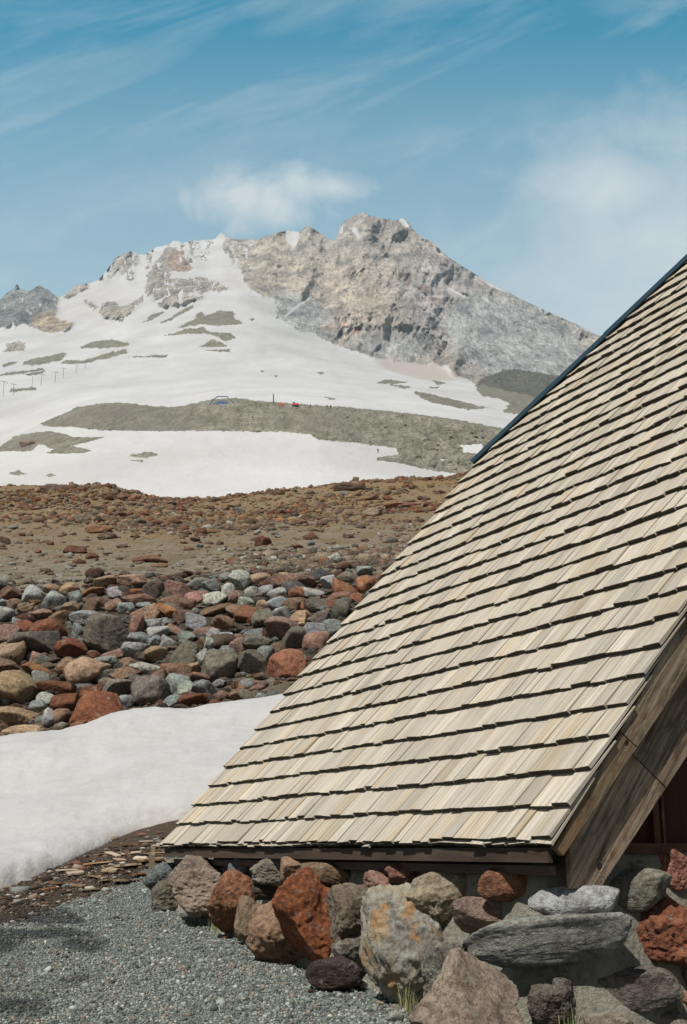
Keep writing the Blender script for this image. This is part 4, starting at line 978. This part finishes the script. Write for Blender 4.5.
for i, (x, y, w_, h_, an, tn, cn) in enumerate(SCR):
    o = scrap(x, y, w_, h_, an, tn, 20 + i); tag(o, None, 'wood scrap', 'wood scraps littered between the snow and the gravel')
    where = 'at the boulder wall foot' if x > 200 else 'near the roof corner' if x > 125 else 'in the middle of the litter by the snow' if x > 85 else 'at the snow edge end of the litter'
    items.append((o, ('long' if w_ >= 18 else 'short', cn, where), x))
assign_labels(items, lambda k_: f'the only {k_[0]} {k_[1]} wood scrap {k_[2]}', lambda w_, k_: f'{w_}, {k_[0]} {k_[1]} wood scrap {k_[2]}')
o = scrap(151, 878, 26, 7, 0, (1.0, 1.0, .98), 91, True); tag(o, 'grey shingle scrap standing upright against the last wall boulder', 'wood scrap')
o = scrap(153, 858, 12, 4, 0, (1.6, 1.55, 1.4), 92, True); tag(o, 'short whitish stick poking up behind the upright grey shingle', 'wood scrap')
def gen_chips(r, n):
    q = []
    while len(q) < n:
        x = r.uniform(0, 170); y = np.interp(x, [0, 60, 100, 160], [900, 882, 868, 850]) + r.normal(0, 1) * np.interp(x, [0, 100, 170], [12, 14, 10])
        h_, _ = hit(x, y)
        if h_ is not None and h_[1] > 8: q.append(h_)
    q = np.array(q); S = np.exp(r.normal(math.log(.016), .5, n))
    c = np.array([(.03, .02, .015), (.10, .065, .045), (.24, .19, .14), (.36, .33, .28), (.15, .065, .04), (.2, .21, .2)])[r.choice(6, n, p=[.38, .25, .12, .10, .07, .08])]
    return q, S, c * r.uniform(.7, 1.2, (n, 1))
scatter('wood_chips', 1500, gen_chips, 0, m.m, seed=13, flat=.5)['label'] = 'bark and wood chips on wet soil'

# ------------------------------------------------------------------ grass tufts
m = NT('grass_blades'); c = m.attr('tone'); m.color(c); m.b.inputs['Roughness'].default_value = .7; GRASS = m.m
def tuft(x, y, hpx, n, spread, seed, label, cols, lean=0.0, onwall=False):
    hp_, _ = hit(x, y, WB) if onwall else hit(x, y)
    if onwall:
        h2_, _ = hit(x, y); 
        if h2_ is not None and np.linalg.norm(h2_) < np.linalg.norm(hp_): hp_ = h2_
    L = hp_ @ FW; Hh = hpx / FPX * L; r = random.Random(seed); V = []; F = []; T = []
    for _ in range(n):
        b = Vector(hp_) + Vector((r.gauss(0, spread), r.gauss(0, spread), -.01)); az = r.uniform(0, 6.28); ln = Hh * r.uniform(.5, 1.05); bend = r.uniform(.15, .7)
        dx = Vector((math.cos(az) + lean, math.sin(az), 0)); sd = Vector((-math.sin(az), math.cos(az), 0)) * .0028 * L / 6
        k_ = len(V); S = 4
        for i in range(S + 1):
            t = i / S; c_ = b + Vector((0, 0, ln * t * (1 - .25 * bend * t))) + dx * (bend * ln * .6 * t * t); wd = (1 - t * .85)
            V += [c_ - sd * wd, c_ + sd * wd]
        F += [(k_ + 2 * i, k_ + 2 * i + 1, k_ + 2 * i + 3, k_ + 2 * i + 2) for i in range(S)]
        cc = r.choice(cols); kk = r.uniform(.7, 1.2); T += [tuple(q * kk for q in cc)] * (2 * S + 2)
    o = mesh_obj('grass_tuft', V, F, GRASS); color_attr(o, 'tone', np.array(T, np.float32)); tag(o, label, 'grass tuft')
GRN, STR = (.10, .15, .05), (.30, .27, .14)
tuft(407, 1012, 36, 60, .03, 1, 'tall straw-green grass tuft between the huge grey boulder and the brown boulder', [GRN, STR, STR])
tuft(192, 917, 12, 30, .03, 2, 'small green grass sprig below the large grey-brown wall boulder', [GRN])
tuft(214, 930, 12, 40, .03, 3, 'low yellow-green grass tuft at the foot of the rust red wall boulder', [GRN, STR])
tuft(228, 934, 10, 30, .05, 4, 'sparse green grass tuft beside the brown stick on the gravel', [GRN, GRN, STR])
tuft(570, 1022, 26, 40, .03, 5, 'green grass tuft at the wall foot right of the dark brown stone', [GRN, GRN, STR], onwall=True)
tuft(676, 1014, 26, 26, .02, 6, 'green grass tuft at the wall foot under the orange-brown stone', [GRN, GRN, STR], onwall=True)

# ================================================================== SMALL FAR THINGS
def flat_mat(name, col, rough=.6, emit=0):
    m = NT(name); p = m.pos(); m.color(m.mix(m.ramp(m.noise(p, 1.5, 4, .6), [(.3, 0.0), (.7, 1.0)]), tuple(q * .85 for q in col), tuple(min(1, q * 1.1) for q in col))); m.b.inputs['Roughness'].default_value = rough; return m.m
STEEL = flat_mat('grey_steel', (.25, .26, .27)); ORANGE = flat_mat('orange_fabric', (.6, .12, .04)); REDP = flat_mat('red_paint', (.55, .05, .03)); BLK = flat_mat('dark_rubber', (.03, .03, .035)); NAVY = flat_mat('blue_canvas', (.035, .10, .28)); TIMB = flat_mat('weathered_pole_wood', (.14, .14, .12))
def tube(pts, r, n=6):
    V = []; F = []
    pts = [Vector(p_) for p_ in pts]
    for i, p_ in enumerate(pts):
        d_ = (pts[min(i + 1, len(pts) - 1)] - pts[max(i - 1, 0)]).normalized()
        a_ = d_.orthogonal().normalized(); b_ = d_.cross(a_)
        for k_ in range(n): V.append(p_ + (a_ * math.cos(6.2832 * k_ / n) + b_ * math.sin(6.2832 * k_ / n)) * r)
    for i in range(len(pts) - 1):
        for k_ in range(n): F.append((i * n + k_, i * n + (k_ + 1) % n, (i + 1) * n + (k_ + 1) % n, (i + 1) * n + k_))
    F += [tuple(range(n - 1, -1, -1)), tuple(range((len(pts) - 1) * n, len(pts) * n))]
    return V, F
def joinvf(L_):
    V, F = [], []
    for v, f in L_:
        b = len(V); V += v; F += [tuple(i + b for i in q) for q in f]
    return V, F
def boxvf(cx, cy, cz, sx, sy, sz, taper=1.0):
    V = [Vector((cx + a * sx / 2 * (taper if c_ > 0 else 1), cy + b * sy / 2 * (taper if c_ > 0 else 1), cz + c_ * sz / 2)) for c_ in (-1, 1) for a, b in ((-1, -1), (1, -1), (1, 1), (-1, 1))]
    return V, [(3, 2, 1, 0), (4, 5, 6, 7), (0, 1, 5, 4), (1, 2, 6, 5), (2, 3, 7, 6), (3, 0, 4, 7)]
def at_m(x, y):
    h_, _ = hit(x, y, MB); return h_
# ski lift towers
base = at_m(3, 398); Lk = base @ FW
def lift_tower(hm):
    t = empty('lift_tower', (0, 0, 0))
    V, F = tube([(0, 0, -1), (0, 0, hm)], .24); mesh_obj('mast', V, F, STEEL, t)
    V, F = joinvf([tube([(-hm * .2, 0, hm * .97), (hm * .2, 0, hm * .97)], .2), tube([(-hm * .2, 0, hm * .97), (-hm * .2, 0, hm * .87)], .14), tube([(hm * .2, 0, hm * .97), (hm * .2, 0, hm * .87)], .14)]); mesh_obj('crossarm', V, F, STEEL, t)
    return t
TW = [(3,397,17),(13,395,12),(32,387,14),(41,386,13),(55,383,12),(63,379,12),(76,374,10),(85,369,9)]
names = ['tallest lift tower on the snowfield nearest the photo edge', 'second lift tower, standing just below a thin gravel strip', 'third lift tower up the line on the snow', 'fourth lift tower up the line, close beside the third', 'fifth lift tower up the line below the thin rock strips', 'sixth lift tower up the line below the long dark rock strip', 'seventh lift tower up the line, faint against snow', 'highest and smallest lift tower of the line on the snow']
proto = None
for i, (x, y, hpx) in enumerate(TW):
    b_ = at_m(x, y); hm = hpx / FPX * (b_ @ FW)
    t = lift_tower(hm); t.location = tuple(b_); t.rotation_euler = (0, 0, .5)
    tag(t, names[i], 'lift tower', 'ski lift towers on the snowfield')
# arch
b_ = at_m(222, 404); Ld = b_ @ FW; s_ = Ld / FPX
t = empty('arch_frame', tuple(b_), 'blue arched frame with a low blue canopy on the moraine crest', 'arch')
V, F = tube([Vector(q) * s_ for q in [(-12, 0, -3), (-11, 0, 2), (-5, 0, 8), (5, 0, 8), (11, 0, 2), (12, 0, -3)]], .5 * s_, 8); mesh_obj('frame', V, F, NAVY, t)
V, F = boxvf(0, 1.2, .9 * s_ * 1.6, 12 * s_, 2, 3.2 * s_, .8); mesh_obj('canopy', V, F, NAVY, t)
# pole
b_ = at_m(273.8, 404.5); s_ = (b_ @ FW) / FPX
V, F = joinvf([tube([(0, 0, -1), (-.6 * s_, 0, 10 * s_)], .6 * s_, 8), boxvf(-.5 * s_, 0, 10.5 * s_, 1.0 * s_, .8 * s_, 1.6 * s_)]); o = mesh_obj('wooden_pole', V, F, TIMB, None, loc=tuple(b_)); tag(o, 'leaning dark wooden pole on the moraine crest between arch and red machine', 'pole')
# machine
b_ = at_m(295.5, 406.5); s_ = (b_ @ FW) / FPX
t = empty('snow_machine', tuple(b_), 'red tracked snow machine with dark cab on the moraine crest', 'vehicle')
V, F = boxvf(0, 0, 2.2 * s_, 6.5 * s_, 3 * s_, 1.8 * s_, .9); mesh_obj('body', V, F, REDP, t)
V, F = boxvf(-1.6 * s_, 0, 3.6 * s_, 2.4 * s_, 2.4 * s_, 1.8 * s_, .75); mesh_obj('cab', V, F, BLK, t)
for yy in (-1.3, 1.3):
    V, F = joinvf([boxvf(0, yy * s_, .7 * s_, 6.4 * s_, .9 * s_, 1.2 * s_, .8)]); mesh_obj('track', V, F, BLK, t)
b_ = at_m(281.5, 405); s_ = (b_ @ FW) / FPX
V, F = joinvf([boxvf(0, 0, .9 * s_, 6 * s_, .3, 1.5 * s_), tube([(-2.9 * s_, -.2, -1), (-2.9 * s_, -.2, 2 * s_)], .1), tube([(2.9 * s_, -.2, -1), (2.9 * s_, -.2, 2 * s_)], .1)]); o = mesh_obj('safety_fence', V, F, ORANGE, None, loc=tuple(b_)); tag(o, 'low orange safety fence on the moraine crest beside the red machine', 'fence')
# people
JACK = flat_mat('dark_clothing', (.05, .055, .07)); SKIN = flat_mat('skin', (.45, .28, .2))
def person_mesh():
    J = [((0,0,.95),.13),((0,0,1.2),.14),((0,0,1.42),.15),((0,0,1.55),.06),((0,0,1.67),.10),((0,0,1.78),.07),((-.2,0,1.42),.06),((-.3,.03,1.15),.05),((-.27,-.12,.92),.04),((.2,0,1.42),.06),((.3,.03,1.15),.05),((.27,-.12,.92),.04),((-.1,0,.85),.09),((-.12,-.04,.48),.065),((-.13,.02,.08),.05),((-.13,-.14,.03),.04),((.1,0,.85),.09),((.12,-.1,.48),.065),((.15,-.04,.08),.05),((.15,-.2,.03),.04)]
    E_ = [(0,1),(1,2),(2,3),(3,4),(4,5),(2,6),(6,7),(7,8),(2,9),(9,10),(10,11),(0,12),(12,13),(13,14),(14,15),(0,16),(16,17),(17,18),(18,19)]
    me = bpy.data.meshes.new('person'); me.from_pydata([j[0] for j in J], E_, []); o = bpy.data.objects.new('person', me); COL.objects.link(o)
    sk = o.modifiers.new('s', 'SKIN'); 
    if not me.skin_vertices:
        bpy.context.view_layer.objects.active = o
        try: bpy.ops.mesh.customdata_skin_add()
        except Exception: pass
    for i, j in enumerate(J):
        if me.skin_vertices: me.skin_vertices[0].data[i].radius = (j[1], j[1])
    if me.skin_vertices: me.skin_vertices[0].data[0].use_root = True
    ss = o.modifiers.new('ss', 'SUBSURF'); ss.levels = 1; ss.render_levels = 1
    me.materials.append(JACK); return o
pr = person_mesh()
for i, (x, y, lb) in enumerate([(378,453.5,'person in dark clothing walking on the snow beside the moraine tongue'),(310.5,407.5,'person in dark clothing on the moraine crest nearest the red machine'),(327,408.5,'person in dark clothing on the crest, the nearer to the machine of the far pair'),(330.5,409,'person in dark clothing on the crest, farthest from the red machine')]):
    o = pr if i == 0 else pr.copy()
    if i: COL.objects.link(o)
    o.location = tuple(at_m(x, y)); o.rotation_euler = (0, 0, i * 1.3); tag(o, lb, 'person', 'people on the moraine')
# brown rocky blocks at the tan boulder in the lower snowfield
b_ = at_m(27, 446); s_ = (b_ @ FW) / FPX
o = place_rock('boulder', b_ + np.array([0, 0, 2 * s_]), np.eye(3), (8 * s_, 4 * s_, 5.5 * s_), 3, 77, ROCK, (.26, .20, .16), None, rough=.15); tag(o, 'tan-brown outcrop boulder at the tip of the gravel patch on the lower snowfield', 'boulder')

# ================================================================== AIR
hz = MBld()
hz.hexa([(-12000, -320, -40), (12000, -320, -40), (12000, 9000, -40), (-12000, 9000, -40), (-12000, -320, 2600), (12000, -320, 2600), (12000, 9000, 2600), (-12000, 9000, 2600)])
HAZE = True
if HAZE:
    mt = bpy.data.materials.new('haze'); mt.use_nodes = True; t_ = mt.node_tree; t_.nodes.clear()
    ou = t_.nodes.new('ShaderNodeOutputMaterial'); vo = t_.nodes.new('ShaderNodeVolumePrincipled'); t_.links.new(vo.outputs[0], ou.inputs['Volume'])
    vo.inputs['Color'].default_value = (.56, .84, 1, 1); vo.inputs['Density'].default_value = .000075; vo.inputs['Anisotropy'].default_value = .2
    hz_o = mesh_obj('haze', hz.v, hz.f, mt); tag(hz_o, 'thin summer haze', kind='stuff')

# ================================================================== LIGHT AND SKY
SUN_AZ, SUN_EL = math.radians(212), math.radians(56)      # azimuth from straight ahead, clockwise
sd = Vector((math.sin(SUN_AZ) * math.cos(SUN_EL), math.cos(SUN_AZ) * math.cos(SUN_EL), math.sin(SUN_EL)))
sun = bpy.data.objects.new('sun', bpy.data.lights.new('sun', 'SUN')); COL.objects.link(sun)
sun.data.energy = 4.65; sun.data.angle = math.radians(.55); sun.data.color = (1.0, .96, .90)
sun.rotation_euler = (-sd).to_track_quat('-Z', 'Y').to_euler()
wd = bpy.data.worlds.new('World'); sc.world = wd; wd.use_nodes = True; wt = wd.node_tree; wt.nodes.clear()
class WN(NT):
    def __init__(s): s.t = wt
g = WN()
out = g.n('ShaderNodeOutputWorld'); bg = g.n('ShaderNodeBackground'); g.l(bg.outputs[0], out.inputs[0]); bg.inputs[1].default_value = .10
sk = g.n('ShaderNodeTexSky', sky_type='NISHITA'); sk.sun_disc = False; sk.sun_elevation = SUN_EL; sk.sun_rotation = SUN_AZ; sk.altitude = 1800; sk.air_density = 1.0; sk.dust_density = .6; sk.ozone_density = 1.6
tc = g.n('ShaderNodeTexCoord'); sp = g.n('ShaderNodeSeparateXYZ'); g.l(tc.outputs['Generated'], sp.inputs[0])
yab = g.math('MAXIMUM', g.math('ABSOLUTE', sp.outputs[1]), .08)
U = g.math('DIVIDE', sp.outputs[0], yab); Vv = g.math('DIVIDE', sp.outputs[2], yab)
cb = g.n('ShaderNodeCombineXYZ'); g.l(U, cb.inputs[0]); g.l(Vv, cb.inputs[1]); uvv = cb.outputs[0]
PXU = 1 / FPX / .93
def cl_blob(cx, cy, rx_, ry_, soft=1.0):
    a, e = ae(cx, cy)
    du = g.math('DIVIDE', g.math('SUBTRACT', U, a), rx_ * PXU); dv = g.math('DIVIDE', g.math('SUBTRACT', Vv, e), ry_ * PXU * 1.12)
    d2 = g.math('ADD', g.math('MULTIPLY', du, du), g.math('MULTIPLY', dv, dv)); return g.math('SUBTRACT', 1.0, g.math('SQRT', d2))
nA = g.noise(uvv, 11, 9, .62, .4); nB = g.noise(g.mapv(uvv, rot=(0, 0, math.radians(-14)), scale=(2.0, 8.5, 1)), 1.0, 9, .62, .5); nC = g.noise(g.mapv(uvv, rot=(0, 0, math.radians(-24)), scale=(3, 18, 1), loc=(3, 1, 0)), 1.0, 8, .65, .6)
nD = g.noise(uvv, 30, 7, .6)
nAs = g.math('MULTIPLY', g.math('SUBTRACT', nA, .5), 2.6)
c1 = g.ramp(g.math('ADD', g.math('MAXIMUM', g.math('ADD', cl_blob(238, 194, 46, 36), .25), g.math('MAXIMUM', cl_blob(276, 200, 70, 36), cl_blob(332, 188, 50, 20))), g.math('ADD', nAs, g.math('MULTIPLY', g.math('SUBTRACT', nD, .5), .8))), [(.05, 0.0), (.95, .84)])
c2 = g.ramp(g.math('ADD', g.math('MAXIMUM', cl_blob(735, 290, 330, 215), cl_blob(610, 190, 120, 60)), g.math('MULTIPLY', nAs, .45)), [(.0, 0.0), (.35, .35), (.95, .86)])
lo = g.ramp(Vv, [(.45, .66), (.78, 0.0)]); 
c3 = g.math('MULTIPLY', lo, .9)
nB = g.noise(g.mapv(g.mapv(uvv, rot=(0, 0, math.radians(-17))), scale=(2.2, 7.5, 1)), 1.0, 9, .62, .35); nC = g.noise(g.mapv(g.mapv(uvv, rot=(0, 0, math.radians(-26))), scale=(3.5, 15, 1), loc=(3, 1, 0)), 1.0, 8, .65, .6)
c4 = g.ramp(nB, [(.49, 0.0), (.82, .46)]); c5 = g.ramp(nC, [(.5, 0.0), (.82, .36)])
def union(*q):
    r = None
    for s_ in q:
        i = g.math('SUBTRACT', 1.0, s_); r = i if r is None else g.math('MULTIPLY', r, i)
    return g.math('SUBTRACT', 1.0, r, True)
cm_ = union(c1, c2, c3, c4, c5)
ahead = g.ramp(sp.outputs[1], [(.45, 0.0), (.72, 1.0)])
skyc = g.mix(ahead, g.mix(1.0, sk.outputs[0], (.44, .425, .395), 'MULTIPLY'), g.mix(1.0, sk.outputs[0], (.0, 1.66, 1.52), 'MULTIPLY'))  # unseen sky behind and overhead dimmed and neutral to deepen shadows
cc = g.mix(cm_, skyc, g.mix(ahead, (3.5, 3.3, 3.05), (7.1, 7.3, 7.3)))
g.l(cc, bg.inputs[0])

# ================================================================== CAMERA
cam = bpy.data.objects.new('camera', bpy.data.cameras.new('camera')); COL.objects.link(cam); sc.camera = cam
cam.location = (0, 0, 0); cam.rotation_euler = (math.pi / 2 + PITCH, 0, 0)
cam.data.sensor_fit = 'VERTICAL'; cam.data.sensor_height = 36; cam.data.lens = FPX / H * 36
cam.data.clip_start = .05; cam.data.clip_end = 30000
sc.render.resolution_x = W; sc.render.resolution_y = H
sc.view_settings.view_transform = 'Standard'; sc.view_settings.look = 'None'; sc.view_settings.exposure = 0.22; sc.view_settings.gamma = 1
sc.cycles.volume_bounces = 0; sc.cycles.max_bounces = 6; sc.cycles.volume_step_rate = 5
try: sc.cycles.use_denoising = True
except Exception: pass
